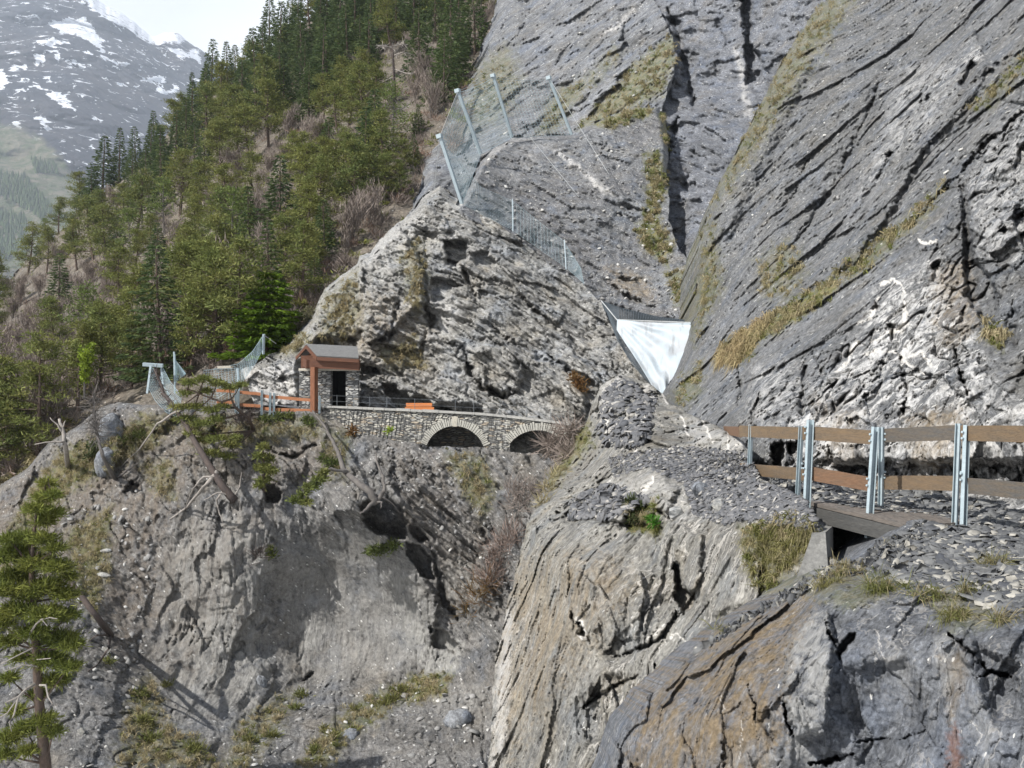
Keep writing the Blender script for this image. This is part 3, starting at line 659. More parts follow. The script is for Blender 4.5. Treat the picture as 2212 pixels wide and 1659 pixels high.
sheet('rock_wall', rt_poly, [(1840,0,52),(1700,110,50),(1600,300,47),(1510,540,44),(1495,720,40),(1445,840,37),(1500,905,29),(1560,960,23),(2100,0,40),(2260,-50,34),(2212,200,27),(2212,500,20),(2000,300,32),(1800,400,37),(1700,600,33),(1600,760,31),(1800,750,24),(1980,700,20.5),(2120,750,17),(1650,950,21),(1850,960,17.6),(2050,960,15.2),(2212,950,13.6),
      (1600,1000,21.5),(1650,1040,18.6),(1850,1045,17.2),(2050,1075,14.6),(2212,1105,12.9),(1650,1080,15.6),(1760,1090,15.0),(1800,1110,14.2),(1900,1110,14.0),(2060,1130,12.8),(2212,1150,11.9),(1800,1180,13.9),(2000,1190,12.6),(2212,1210,11.0),(1900,1240,12.8),(2680,0,25),(2680,400,15.5),(2680,750,12.3),(2680,960,10.6),(2680,1100,9.9),(2680,1160,9.0),(2680,1220,8.4)],
      ST*.85, M['right'], right_f, sil=rt_poly[:15], roll=.06, rollw=22, skirt=5, seed=14, rough=5,
      dents=[('poly', [(2073,405),(2090,402),(2093,490),(2104,560),(2140,600),(2158,650),(2142,702),(2125,690),(2087,640),(2083,560),(2080,480)], 6, 1.1), ('poly', [(2188,470),(2240,440),(2240,560),(2204,520)], 4, 1.0), ('poly', [(2196,318),(2240,300),(2240,370),(2202,352)], 4, .7),
             ('poly', [(2014,568),(2030,562),(2030,590),(2018,608)], 3, .8), ('poly', [(1882,672),(1894,652),(1902,672)], 3, .6), ('poly', [(1918,702),(1936,700),(1926,742)], 3, .6), ('line', [(2062,752),(2072,802),(2092,852)], 8, .8), ('line', [(2060,710),(2076,690),(2090,660)], 6, .5),
             ('poly', [(1984,222),(2008,203),(2012,216),(1996,234)], 3, .9), ('poly', [(2072,180),(2098,134),(2112,140),(2090,192)], 4, 1.0), ('line', [(1912,352),(1926,330),(1945,326)], 7, .8), ('line', [(2090,190),(2180,130),(2230,90)], 10, .5), ('line', [(1985,235),(1940,320),(1890,400),(1840,470)], 10, .4),
             ('poly', [(1664,962),(1690,952),(1698,985),(1688,1012),(1670,1002)], 3, 1.4), ('poly', [(1700,955),(1722,950),(1720,1000),(1705,990)], 3, 1.0), ('line', [(1740,790),(1730,850),(1735,905)], 8, .6), ('line', [(1640,850),(1625,900),(1630,940)], 8, .9),
             ('line', [(2080,1010),(2110,1030),(2105,1060)], 8, .5), ('line', [(1790,960),(1800,1000)], 7, .4), ('line', [(1590,790),(1600,840),(1590,880)], 6, .6), ('line', [(1940,760),(1960,830),(1950,900)], 6, .5), ('line', [(1640,500),(1700,440),(1730,400)], 4, .4), ('line', [(1690,430),(1720,400),(1750,340)], 4, .5),
             ('poly', [(1620,720),(1700,680),(1850,590),(2020,470),(2210,290),(2300,260),(2300,1000),(1620,1000)], 14, -.8),
             ('poly', [(2030,130),(2100,60),(2140,150),(2090,220),(1990,330),(1930,450),(1850,560),(1800,590),(1890,430),(1975,250)], 7, -.8), ('poly', [(1760,130),(1800,160),(1700,330),(1640,480),(1590,560),(1570,520),(1640,360)], 14, .7), ('poly', [(1960,60),(2010,20),(1900,260),(1790,440),(1740,480),(1850,270)], 16, .5), ('line', [(1720,520),(1790,420),(1850,300),(1900,180)], 8, .6), ('line', [(2212,240),(2130,310),(2050,400),(1980,470)], 8, .7), ('poly', [(1796,1112),(1872,1128),(1880,1260),(1800,1260),(1782,1200)], 4, 3.2)],
      paint=[('vein', [(1878,738),(1905,722),(1950,712)], 2.5, 1.), ('vein', [(1905,612),(1932,604),(1950,622),(1954,660),(1958,700),(1930,720)], 3, 1.), ('vein', [(1868,762),(1930,758),(1968,790),(1992,808)], 4, 1.), ('vein', [(1983,518),(2005,526),(2026,518)], 2.2, 1.), ('vein', [(1965,770),(1990,762),(2010,790)], 3, 1.), ('vein', [(1850,700),(1880,690),(1900,640)], 3, 1.), ('vein', [(1810,800),(1830,780),(1850,740)], 3, 1.), ('grass', [(1755,0),(1860,-20),(1805,60),(1722,180),(1652,290),(1570,420),(1535,450),(1530,520),(1508,560),(1512,470),(1590,300),(1680,130)], 24, .5), ('grass', [(1555,785),(1560,745),(1600,722),(1680,676),(1750,630),(1800,600),(1835,560),(1795,640),(1722,692),(1645,735),(1606,785)], 9, 1.), ('grass', [(1500,600),(1545,480),(1560,620),(1520,700),(1498,740)], 16, .5), ('grass', [(1850,550),(1960,470),(2040,400),(2000,470),(1900,560),(1830,610)], 16, .55), ('grass', [(2100,230),(2180,150),(2212,110),(2212,150),(2140,230)], 16, .5), ('grass', [(1450,850),(1490,800),(1520,780),(1510,860),(1470,880)], 14, .5), ('grass', [(1640,560),(1700,520),(1740,580),(1700,650),(1650,640)], 25, .4), ('grass', [(2130,700),(2170,720),(2165,760),(2130,740)], 10, .7),
             ('white', [(1690,930),(1740,850),(1820,780),(1870,720),(1890,640),(1960,600),(2010,560),(2060,580),(2090,690),(2130,800),(2180,860),(2230,880),(2230,1130),(2080,1100),(1850,1060),(1650,1020)], 35, .85), ('white', [(2090,390),(2212,220),(2250,420),(2200,560),(2130,560)], 22, .55), ('white', [(1880,670),(1960,660),(2010,760),(1980,830),(1900,770)], 18, .95), ('white', [(2080,120),(2120,100),(2125,130),(2090,145)], 8, .7), ('white', [(1950,150),(2080,130),(2030,260),(1920,360),(1880,440),(1860,430)], 18, .35), ('white', [(1630,800),(1700,780),(1740,860),(1660,940),(1620,900)], 25, .6),
             ('tan', [(1950,900),(2080,880),(2090,1000),(1980,1030)], 18, .6), ('tan', [(1760,860),(1850,880),(1870,1000),(1780,1000)], 18, .4), ('tan', [(2020,580),(2090,560),(2110,700),(2060,760),(2010,700)], 16, .5)])

# the spur in the middle with slate rubble on it
sp_poly = [(1206,985),(1228,960),(1262,925),(1285,860),(1300,832),(1338,808),(1372,818),(1400,826),(1432,848),(1452,876),(1500,902),(1560,926),(1606,955),(1622,985),(1640,1030),(1735,1082),(1752,1112),(1772,1150),(1782,1200),(1960,1290),(1780,1720),(1055,1720),(1062,1560),(1070,1420),(1092,1330),(1112,1240),(1140,1130),(1175,1060)]
S_face = D(tang=(.37, -.93), big=.35, bwl=3.2, ridge=.25, rwl=1.5, dip=-78, bl=[((1.4,1.4,.5),.16,.4,2,.05), ((.5,.6,.12),.10,.4,.8,.0)], fine=.045, fwl=.18, seed=264, led=[(.35,.05),(.14,.035)], fc=[((3.2,1.3),.26,.16),((1.0,.45),.09,.18),((.3,.16),.035,.25)])
S_frac = D(tang=(.37, -.93), big=.2, bwl=2, ridge=.1, rwl=1, dip=38, bl=[((.9,.9,.22),.42,.3,1.4,None), ((.45,.5,.10),.14,.3,.8,None)], fine=.02, fwl=.15, seed=67, lean=.3, led=[(.3,.16),(.12,.07)], fc=[((1.0,.35),.35,.3),((.4,.14),.12,.3)])
S_top = D(.3, 2.5, .25, 1.2, 60, [((.7,.7,.25),.25,.5,1.2,None), ((.25,.25,.08),.09,.5,.6,None)], .05, .14, 71, crk=[((.7,.7,2.2),.35,.08)], fc=[((1.4,.7),.45,.4),((.5,.28),.18,.4),((.22,.12),.06,.4)])
def spur_f(p, u, v):
    top = 1-sstep(1100, 1150, v+.0*u+(u-1400)*.12)
    frac = np.maximum(sstep(-14, 14, sd_poly(u, v, [(1270,1360),(1330,1280),(1380,1230),(1455,1230),(1462,1310),(1400,1400),(1330,1440)])), sstep(-14, 14, sd_poly(u, v, [(1240,1510),(1290,1470),(1400,1440),(1430,1480),(1330,1600),(1250,1600)])))
    rub = sstep(-12, 12, sd_poly(u, v, [(1320,985),(1450,965),(1560,975),(1620,1000),(1800,1100),(1790,1130),(1560,1130),(1500,1050),(1370,1050)]))
    o = S_face(p, u, v)*(1-top)*(1-frac)+S_frac(p, u, v)*frac+S_top(p, u, v)*top
    return o*(1-.75*rub)*np.clip(p[:, 1]/18, .6, 1.5)
sheet('rock_spur', sp_poly, [(1220,985,37),(1300,832,36),(1338,808,36),(1400,826,34.5),(1450,876,31),(1500,902,28),(1606,955,20),(1430,940,25),(1320,940,29),(1450,985,22),(1620,1030,16.2),(1330,1050,22),(1240,1080,24),(1175,1060,29),(1250,1130,20.5),(1420,1080,18.4),(1560,1120,15.6),(1740,1105,13.6),(1800,1150,12.9),(1140,1160,24),(1112,1240,23.5),(1080,1420,21.5),(1065,1600,19.5),(1200,1200,19.5),(1350,1200,17.5),(1450,1250,16.4),(1600,1220,14.2),(1750,1180,13.4),(1200,1450,17.6),(1350,1450,15.8),(1500,1400,14.2),(1700,1330,12.7),(1250,1700,15.5),(1450,1650,13.5),(1780,1600,11.5)],
      ST*.8, M['spur'], spur_f, sil=sp_poly[:14], roll=.015, rollw=7, skirt=2.5, seed=16, rough=5,
      dents=[('poly', [(1455,1215),(1466,1216),(1474,1268),(1504,1285),(1500,1312),(1476,1322),(1460,1290)], 3, .9), ('poly', [(1453,1150),(1480,1140),(1516,1160),(1514,1230),(1500,1280),(1470,1268),(1456,1215)], 6, -.4), ('line', [(1412,1434),(1422,1465),(1432,1485)], 7, .8), ('line', [(1250,1345),(1262,1370),(1278,1392)], 7, .5), ('line', [(1232,1320),(1240,1350)], 4, .3),
             ('line', [(1190,1120),(1300,1125),(1400,1135),(1440,1140)], 10, .5), ('poly', [(1350,1110),(1395,1085),(1412,1115),(1390,1150),(1360,1145)], 6, .6), ('poly', [(1370,1040),(1430,1010),(1462,1060),(1440,1110),(1400,1105)], 8, -.5), ('line', [(1230,1060),(1300,1040),(1330,1020)], 8, .6), ('line', [(1300,840),(1290,900),(1262,960)], 10, .4), ('line', [(1405,880),(1395,930),(1370,970)], 7, -.6), ('poly', [(1500,905),(1600,950),(1618,985),(1530,970),(1490,940)], 6, -.5),
             ('line', [(1330,1420),(1390,1400),(1440,1370),(1460,1320)], 8, .45), ('line', [(1255,1530),(1300,1500),(1380,1460)], 8, .4), ('poly', [(1510,1150),(1640,1140),(1650,1300),(1540,1330),(1510,1280)], 12, -.25), ('line', [(1640,1140),(1650,1230),(1640,1300)], 10, .5)],
      paint=[('vein', [(1432,850),(1440,872)], 3, 1.), ('vein', [(1405,878),(1392,905),(1380,940),(1372,975)], 3.5, 1.), ('vein', [(1515,905),(1528,930),(1540,952)], 2.5, 1.), ('vein', [(1470,895),(1488,940)], 2, 1.), ('vein', [(1375,1072),(1400,1045),(1415,1030)], 4, 1.), ('vein', [(1468,1085),(1486,1055),(1500,1035)], 2.2, 1.), ('vein', [(1290,1118),(1300,1092)], 3, 1.), ('vein', [(1308,1066),(1330,1012)], 2.5, 1.), ('vein', [(1238,1080),(1240,1100)], 2.5, 1.), ('vein', [(1560,980),(1600,960),(1618,970)], 2.5, 1.), ('vein', [(1560,905),(1575,940),(1570,975)], 2, 1.), ('vein', [(1300,880),(1310,910),(1308,935)], 3, 1.), ('vein', [(1250,1340),(1262,1360),(1258,1385)], 5, 1.), ('vein', [(1400,1375),(1440,1350),(1460,1360)], 1.5, 1.), ('vein', [(1420,1400),(1455,1372),(1500,1390)], 1.5, 1.), ('grass', [(1215,940),(1270,905),(1280,960),(1230,1010),(1190,1060),(1180,1040)], 14, .8), ('grass', [(1600,1140),(1680,1110),(1760,1110),(1780,1170),(1700,1240),(1650,1290),(1610,1230)], 16, .55), ('grass', [(1345,1080),(1420,1080),(1430,1160),(1370,1150)], 12, .7), ('grass', [(1300,1640),(1380,1600),(1360,1720),(1280,1720)], 14, .6), ('white', [(1300,830),(1345,808),(1360,840),(1320,870),(1290,900)], 10, .8), ('white', [(1395,830),(1420,850),(1400,920),(1370,975),(1380,900)], 9, .7), ('white', [(1490,900),(1610,950),(1618,985),(1500,960)], 12, .5), ('white', [(1300,1050),(1420,1020),(1480,1060),(1500,1130),(1400,1090),(1300,1110)], 18, .4),
             ('tan', [(1110,1220),(1300,1200),(1360,1260),(1200,1480),(1080,1640),(1080,1420)], 50, .5), ('white', [(1070,1480),(1090,1330),(1110,1300),(1100,1480),(1085,1659),(1064,1659)], 8, .7)])

# the foreground rock, lower right, with slate scree on its top
nr_poly = [(1290,1740),(1345,1575),(1400,1505),(1450,1462),(1500,1412),(1540,1385),(1600,1338),(1660,1306),(1700,1282),(1748,1255),(1796,1226),(1840,1212),(1868,1196),(1888,1172),(1930,1128),(1990,1122),(2060,1138),(2120,1142),(2180,1160),(2300,1190),(2720,1270),(2720,1740)]
N_face = D(tang=(.65, -.75), big=.22, bwl=2.4, ridge=.10, rwl=.9, dip=84, bl=[((.9,.9,.45),.14,.4,1.4,.05), ((.35,.45,.1),.05,.4,.6,.05)], fine=.022, fwl=.1, seed=81, fc=[((1.3,.6),.10,.16),((.5,.24),.05,.2),((.16,.09),.018,.25)])
N_top = D(.12, 1.2, .10, .5, 20, [((.3,.3,.06),.06,.4,.5,None)], .02, .06, 87)
def near_f(p, u, v):
    t = sstep(-25, 25, sd_poly(u, v, [(1700,1290),(1800,1190),(1900,1120),(2350,1120),(2350,1330),(2200,1310),(2050,1290),(1900,1260),(1820,1250),(1740,1300)]))
    return N_face(p, u, v)*(1-t)+N_top(p, u, v)*t
sheet('rock_outcrop', nr_poly, [(1320,1720,10.2),(1400,1505,10.6),(1500,1412,10.9),(1600,1338,11.1),(1700,1282,11.3),(1796,1226,11.7),(1868,1196,12.3),(1990,1122,12.4),(2120,1142,11.6),(2260,1175,10.8),(1800,1255,10.4),(1930,1240,10.1),(2060,1250,9.7),(2260,1260,9.2),(1740,1310,10.1),(1850,1310,9.3),(2000,1310,8.9),(2212,1330,8.3),(1600,1420,9.8),(1700,1450,9.1),(1800,1430,8.75),(1450,1600,9.7),(1650,1659,8.7),(1830,1600,8.55),(2000,1500,8.2),(2150,1480,7.7),(2260,1600,7.2),(2000,1700,7.8),(2680,1270,8.6),(2680,1380,7.2),(2680,1650,6.3)],
      ST*.8, M['near'], near_f, sil=nr_poly[:19], roll=.008, rollw=6, skirt=1.5, seed=18, rough=3.5,
      dents=[('poly', [(1691,1500),(1700,1420),(1720,1360),(1760,1318),(1790,1318),(1800,1380),(1795,1500),(1780,1585),(1720,1590)], 5, -.24), ('poly', [(1806,1404),(1826,1378),(1846,1366),(1842,1386),(1822,1408),(1812,1424)], 3, .35), ('line', [(1782,1340),(1792,1372),(1810,1402)], 5, .3), ('line', [(1692,1515),(1698,1550),(1716,1596)], 4, .3), ('line', [(1745,1652),(1790,1645),(1845,1626)], 6, .4), ('line', [(1845,1604),(1950,1595),(2000,1580)], 3, .15),
             ('line', [(2112,1462),(2150,1450),(2185,1462)], 5, .3), ('poly', [(2110,1400),(2200,1440),(2220,1560),(2150,1560),(2120,1480)], 14, .2), ('line', [(2050,1370),(2100,1410),(2130,1450)], 8, .25), ('poly', [(2060,1340),(2110,1380),(2100,1440),(2070,1420)], 8, -.12), ('poly', [(1640,1560),(1660,1530),(1672,1600)], 5, .1), ('line', [(1615,1480),(1630,1520),(1636,1560)], 4, .15), ('poly', [(1830,1450),(1960,1430),(2000,1560),(1960,1659),(1860,1650)], 18, .16), ('line', [(1560,1600),(1570,1640),(1560,1680)], 8, .12)],
      paint=[('vein', [(1895,1365),(1902,1390),(1910,1420)], 1.2, .5), ('vein', [(1945,1335),(1950,1360),(1945,1400)], 1.08, .5), ('vein', [(1885,1405),(1892,1440)], 1.2, .5), ('vein', [(1600,1560),(1602,1600),(1598,1640)], 0.9, .5), ('vein', [(1560,1500),(1562,1540)], 0.72, .5), ('vein', [(2100,1560),(2120,1590),(2090,1650)], 1.2, .5), ('tan', [(1330,1700),(1400,1505),(1520,1405),(1640,1320),(1730,1275),(1760,1300),(1720,1360),(1690,1480),(1690,1600),(1640,1720)], 26, .85), ('white', [(1691,1500),(1700,1420),(1720,1360),(1760,1318),(1790,1320),(1796,1400),(1790,1500),(1770,1590),(1720,1590)], 8, .75), ('white', [(2020,1380),(2060,1360),(2070,1470),(2040,1500),(2015,1430)], 10, .6), ('white', [(1900,1400),(1960,1380),(1990,1480),(1950,1540),(1900,1500)], 25, .3), ('rust', [(2048,1580),(2062,1560),(2074,1590),(2076,1700),(2046,1700)], 9, .55), ('tan', [(2030,1420),(2080,1400),(2090,1500),(2050,1560)], 12, .5), ('white', [(1560,1620),(1640,1600),(1700,1659),(1560,1700)], 18, .45), ('white', [(2090,1500),(2130,1480),(2150,1600),(2100,1659)], 14, .4), ('white', [(1690,1600),(1740,1580),(1760,1659),(1720,1690)], 12, .6), ('grass', [(1700,1270),(1770,1210),(1900,1230),(1920,1290),(1840,1320),(1760,1290)], 14, .45), ('grass', [(2010,1280),(2120,1250),(2150,1350),(2050,1370)], 16, .4)])
# ================================================================ built things
def on(sn, u, v, off=0.0):
    p = nearest(sn, u, v); return P(u, v, p.y-off)
galv = simple_mat('galvanised steel', (.36,.425,.45), (.29,.35,.375), 6, .5, bumpd=.002, spec=.5, fine=.12)
wire_m = simple_mat('net wire', (.36,.45,.48), (.30,.39,.42), 3, .6, bumpd=0, spec=.4)
cable_m = simple_mat('steel cable', (.42,.43,.42), (.32,.33,.33), 3, .6, bumpd=0)
thin_m = simple_mat('dark railing steel', (.16,.175,.185), (.12,.13,.14), 3, .6, bumpd=0)
rail_m = simple_mat('weathered rail wood', (.155,.106,.062), (.115,.088,.062), 3, .75, stretch=(1,1,7), bumpd=.004, fine=.35)
rail_r = simple_mat('reddish rail wood', (.16,.088,.05), (.13,.082,.052), 3, .75, stretch=(1,1,7), bumpd=.004, fine=.35)
rail_g = simple_mat('greyed rail wood', (.115,.092,.068), (.085,.082,.078), 3, .75, stretch=(1,1,7), bumpd=.004, fine=.35)
far_rail = simple_mat('larch rail wood', (.33,.135,.06), (.26,.11,.055), 2, .7, stretch=(1,1,6), bumpd=.004)
brown = simple_mat('brown larch wood', (.125,.052,.028), (.085,.037,.022), 3, .65, stretch=(1,1,5), bumpd=.004)
post_b = simple_mat('orange brown timber', (.205,.085,.042), (.15,.062,.033), 3, .65, stretch=(1,1,.4), bumpd=.004)
orange = simple_mat('orange painted wood', (.56,.19,.055), (.48,.16,.05), 3, .6, stretch=(1,1,5), bumpd=.003, fine=.12)
plank_m = simple_mat('grey deck plank', (.155,.13,.11), (.105,.095,.085), 4, .85, stretch=(1,.3,6), bumpd=.006, fine=.4)
slate_m = simple_mat('slate roof', (.115,.115,.112), (.165,.163,.155), 6, .6, stretch=(1,1,4), bumpd=.01)
lintel_m = simple_mat('pale stone', (.50,.46,.38), (.40,.37,.31), 5, .85, bumpd=.01)
beam_m = simple_mat('dark grey beam', (.085,.082,.076), (.06,.06,.058), 4, .85, stretch=(1,.3,6), bumpd=.006, fine=.4)
conc = simple_mat('weathered concrete', (.20,.195,.18), (.15,.148,.14), 3, .9, bumpd=.01, fine=.3)
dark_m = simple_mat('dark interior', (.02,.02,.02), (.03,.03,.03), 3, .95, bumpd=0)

def masonry(name, sx=.30, sz=.062, light=(.45,.43,.375), mid=(.29,.285,.268), dk=(.10,.10,.098)):
    m = NT(name); p = m.pos()
    w = m.noise(p, 2.2, 3, .6, 0, 1)
    q = m.n('ShaderNodeVectorMath', _operation='MULTIPLY_ADD'); m.put(q, '0', w); q.inputs[1].default_value = (.16,.16,.10); m.put(q, '1', (.16,.16,.10)); m.put(q, '2', p)
    s = m.mapping(q.outputs[0], (0,0,0), (1/sx, 1/sx, 1/sz))
    vo = m.n('ShaderNodeTexVoronoi'); m.put(vo, 'Vector', s); vo.inputs['Scale'].default_value = 1.0; vo.inputs['Randomness'].default_value = .9
    r = m.n('ShaderNodeSeparateColor', Color=vo.outputs['Color'])
    ve = m.n('ShaderNodeTexVoronoi', _feature='DISTANCE_TO_EDGE'); m.put(ve, 'Vector', s); ve.inputs['Scale'].default_value = 1.0; ve.inputs['Randomness'].default_value = .9
    col = m.mix(m.ramp(r.outputs[0], (.35, .6, 0, 1)), mid, light)
    col = m.mix(m.math('LESS_THAN', r.outputs[1], .22), col, tuple(x*.5 for x in mid))
    col = m.mix(m.math('MULTIPLY', m.math('LESS_THAN', r.outputs[2], .12), .8), col, (.33,.27,.20))
    gap = m.ramp(ve.outputs['Distance'], (.04, .14, 1, 0))
    col = m.mix(gap, col, dk)
    v = m.ramp(m.noise(p, 14, 4, .7), (.3, .7, .8, 1.2))
    col = m.mix(1.0, col, m.n('ShaderNodeCombineColor', Red=v, Green=v, Blue=v).outputs[0], 'MULTIPLY')
    h = m.math('SUBTRACT', m.math('MULTIPLY', r.outputs[1], .5), gap)
    return m.out(col, .9, m.bump(h, 1, .05), .15)
mas = masonry('dry stone masonry')

# ---- stone bridge with two arches
cop = [(691,880,46.3),(740,882,46.05),(788,884.5,45.8),(860,887.5,45.3),(934,891,44.9),(985,893.5,44.55),(1041,896.5,44.2),(1111,904,43.7),(1160,909.5,43.35),(1212,916,43.0),(1240,920,42.85)]
cw = [P(*c) for c in cop]
def cz(x): return float(np.interp(x, [p.x for p in cw], [p.z for p in cw]))
def cy(x): return float(np.interp(x, [p.x for p in cw], [p.y for p in cw]))
br = empty('stone_bridge', cw[5], 'low dry stone bridge with two round arches carrying the path below the cliff', 'bridge')
class Arch: pass
arches = []
for (l, c, r, Y, zb) in (((919.6,961),(985,919.8),(1045.6,964.8),44.55,985),((1101.5,957),(1161.7,928.8),(1222,960),43.35,990)):
    a = Arch(); a.x0 = P(*l, Y).x; a.x1 = P(*r, Y).x; a.zc = P(*c, Y).z; zs = (P(*l, Y).z+P(*r, Y).z)/2
    a.w = (a.x1-a.x0)/2; a.h = a.zc-zs; a.R = (a.w**2+a.h**2)/(2*a.h); a.xc = (a.x0+a.x1)/2; a.cz = a.zc-a.R
    arches.append(a)
def bottom(x):
    for a in arches:
        if a.x0 <= x <= a.x1: return a.cz+math.sqrt(max(a.R**2-(x-a.xc)**2, 0))
    return -4.6
xs = list(np.arange(cw[0].x, cw[-1].x, .06))
for a in arches: xs += [a.x0-.001, a.x0+.001, a.x1-.001, a.x1+.001]
xs = sorted(xs)
wb = MB(); T = 1.9
for i in range(len(xs)-1):
    x0, x1 = xs[i], xs[i+1]
    z0, z1 = bottom(x0), bottom(x1); nz = 8
    for k in range(nz):
        f0, f1 = k/nz, (k+1)/nz
        q = [(x0, z0+(cz(x0)-z0)*f0), (x1, z1+(cz(x1)-z1)*f0), (x1, z1+(cz(x1)-z1)*f1), (x0, z0+(cz(x0)-z0)*f1)]
        wb.add([(x, cy(x)+.03*math.sin(x*37+z*91)*math.sin(z*53), z) for x, z in q], [(0,1,2,3)])
    wb.add([(x0, cy(x0), z0), (x0, cy(x0)+T, z0), (x1, cy(x1)+T, z1), (x1, cy(x1), z1)], [(0,1,2,3)])
    wb.add([(x0, cy(x0), cz(x0)), (x1, cy(x1), cz(x1)), (x1, cy(x1)+T, cz(x1)), (x0, cy(x0)+T, cz(x0))], [(0,1,2,3)])
wb.build('wall', mas, br)
vb = MB()
for a in arches:
    y0 = cy(a.xc)
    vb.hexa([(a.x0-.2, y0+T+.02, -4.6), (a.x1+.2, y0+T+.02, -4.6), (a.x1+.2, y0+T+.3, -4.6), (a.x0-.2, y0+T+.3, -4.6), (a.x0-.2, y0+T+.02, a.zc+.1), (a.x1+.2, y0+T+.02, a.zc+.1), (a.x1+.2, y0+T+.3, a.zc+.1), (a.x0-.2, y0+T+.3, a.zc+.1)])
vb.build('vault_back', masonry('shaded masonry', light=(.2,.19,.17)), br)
cb = MB()
x = cw[0].x-.05
while x < cw[-1].x-.3:
    L = random.uniform(.5, .9); x1 = min(x+L, cw[-1].x)
    a, b = (x+.006, cy(x)-.10, cz(x)), (x1-.006, cy(x1)-.10, cz(x1)); t = random.uniform(.085, .115)
    cb.hexa([(a[0],a[1],a[2]+.003),(b[0],b[1],b[2]+.003),(b[0],b[1]+.62,b[2]+.003),(a[0],a[1]+.62,a[2]+.003),(a[0],a[1],a[2]+t),(b[0],b[1],b[2]+t),(b[0],b[1]+.62,b[2]+t),(a[0],a[1]+.62,a[2]+t)])
    x = x1
cb.build('coping', simple_mat('coping stone', (.36,.35,.32), (.26,.255,.24), 4, .9, bumpd=.01), br)
ring_m = simple_mat('arch ring stone', (.41,.395,.345), (.30,.29,.26), 9, .9, bumpd=.01, fine=.3)
for a in arches:
    rb = MB(); th = math.asin(min(1, a.w/a.R)); t = -th
    while t < th:
        dt = random.uniform(.045, .085); t1 = min(t+dt, th)
        ro = a.R+random.uniform(.25, .37); g = .009
        if not (a is arches[0] and abs((t+t1)/2) < .075):
            pts = [(a.xc+math.sin(tt)*rr, a.cz+math.cos(tt)*rr) for tt, rr in ((t+g, a.R-.01), (t1-g, a.R-.01), (t1-g, ro), (t+g, ro))]
            pr = random.uniform(.035, .075)
            ys = [cy(px)-pr for px, pz in pts]
            rb.hexa([(pts[0][0], ys[0], pts[0][1]), (pts[1][0], ys[1], pts[1][1]), (pts[1][0], ys[1]+.3, pts[1][1]), (pts[0][0], ys[0]+.3, pts[0][1]),
                     (pts[3][0], ys[3], pts[3][1]), (pts[2][0], ys[2], pts[2][1]), (pts[2][0], ys[2]+.3, pts[2][1]), (pts[3][0], ys[3]+.3, pts[3][1])])
        t = t1
    rb.build('arch_ring', ring_m, br)
    kb = MB(); y0 = cy(a.xc)-.11
    kb.hexa([(a.xc-.09, y0, a.zc-.03), (a.xc+.09, y0, a.zc-.03), (a.xc+.09, y0+.4, a.zc-.03), (a.xc-.09, y0+.4, a.zc-.03), (a.xc-.14, y0, a.zc+.41), (a.xc+.14, y0, a.zc+.41), (a.xc+.14, y0+.4, a.zc+.41), (a.xc-.14, y0+.4, a.zc+.41)])
    if a is arches[0]: kb.build('keystone', lintel_m, br)
# path behind the coping
pb = MB()
pxs = [P(470,870,48.5).x, P(600,875,47)[0]]+[p.x for p in cw]
pys = [48.2, 47.0]+[p.y+.55 for p in cw]; pzs = [-.98, -1.02]+[p.z-.25 for p in cw]
for i in range(len(pxs)-1):
    pb.add([(pxs[i],pys[i],pzs[i]),(pxs[i+1],pys[i+1],pzs[i+1]),(pxs[i+1],pys[i+1]+2.6,pzs[i+1]),(pxs[i],pys[i]+2.6,pzs[i])], [(0,1,2,3)])
setp(pb.build('footpath', M['rubble']), kind='structure')

# ---- cable railing on the bridge
cr = empty('cable_railing', cw[4], 'thin steel cable railing along the top of the stone bridge', 'railing')
for u in (726,762,797,834,895,983,1023,1080,1138,1190):
    x = float(np.interp(u, [c[0] for c in cop], [p.x for p in cw])); b = MB()
    b.tube([(x, cy(x)+.25, cz(x)+.09), (x, cy(x)+.25, cz(x)+.58)], .011, 6); b.build('post', thin_m, cr)
for h in (.30, .56):
    b = MB(); b.tube([(p.x, p.y+.25, p.z+h) for p in cw], .006, 4); b.build('cable', thin_m, cr)

# ---- orange bench behind the coping
bx0, bx1 = P(875,880,46).x, P(934,880,46).x
yb, zc_ = 46.2, P(0,889,46).z
bn = empty('bench', ((bx0+bx1)/2, yb+.3, zc_-.35), 'orange wooden bench standing on the path behind the bridge parapet', 'bench')
for z0, z1, ins in ((.22,.385,.02),(.02,.195,-.03)):
    b = MB(); b.hexa([(bx0+ins, yb+ins, zc_+z0), (bx1+.1*ins-ins*2, yb+ins, zc_+z0), (bx1-ins, yb+.04+ins, zc_+z0), (bx0+ins, yb+.04+ins, zc_+z0), (bx0+ins, yb+.03+ins, zc_+z1), (bx1-ins*2, yb+.03+ins, zc_+z1), (bx1-ins, yb+.07+ins, zc_+z1), (bx0+ins, yb+.07+ins, zc_+z1)])
    b.build('backrest_slat', orange, bn)
b = MB(); b.box((bx0, yb+.07, zc_-.04), (bx1, yb+.5, zc_)); b.build('seat', orange, bn)
for x in (bx0+.15, bx1-.15):
    b = MB(); b.box((x-.04, yb+.12, zc_-.45), (x+.04, yb+.42, zc_-.042)); b.build('leg', brown, bn)

# ---- shelter
shp = P(700,880,46.8)
sh = empty('shelter', shp, 'small roofed wooden and stone shelter built into the cliff beside the path', 'shelter')
def Q(u, v, Y=46.8): return P(u, v, Y)
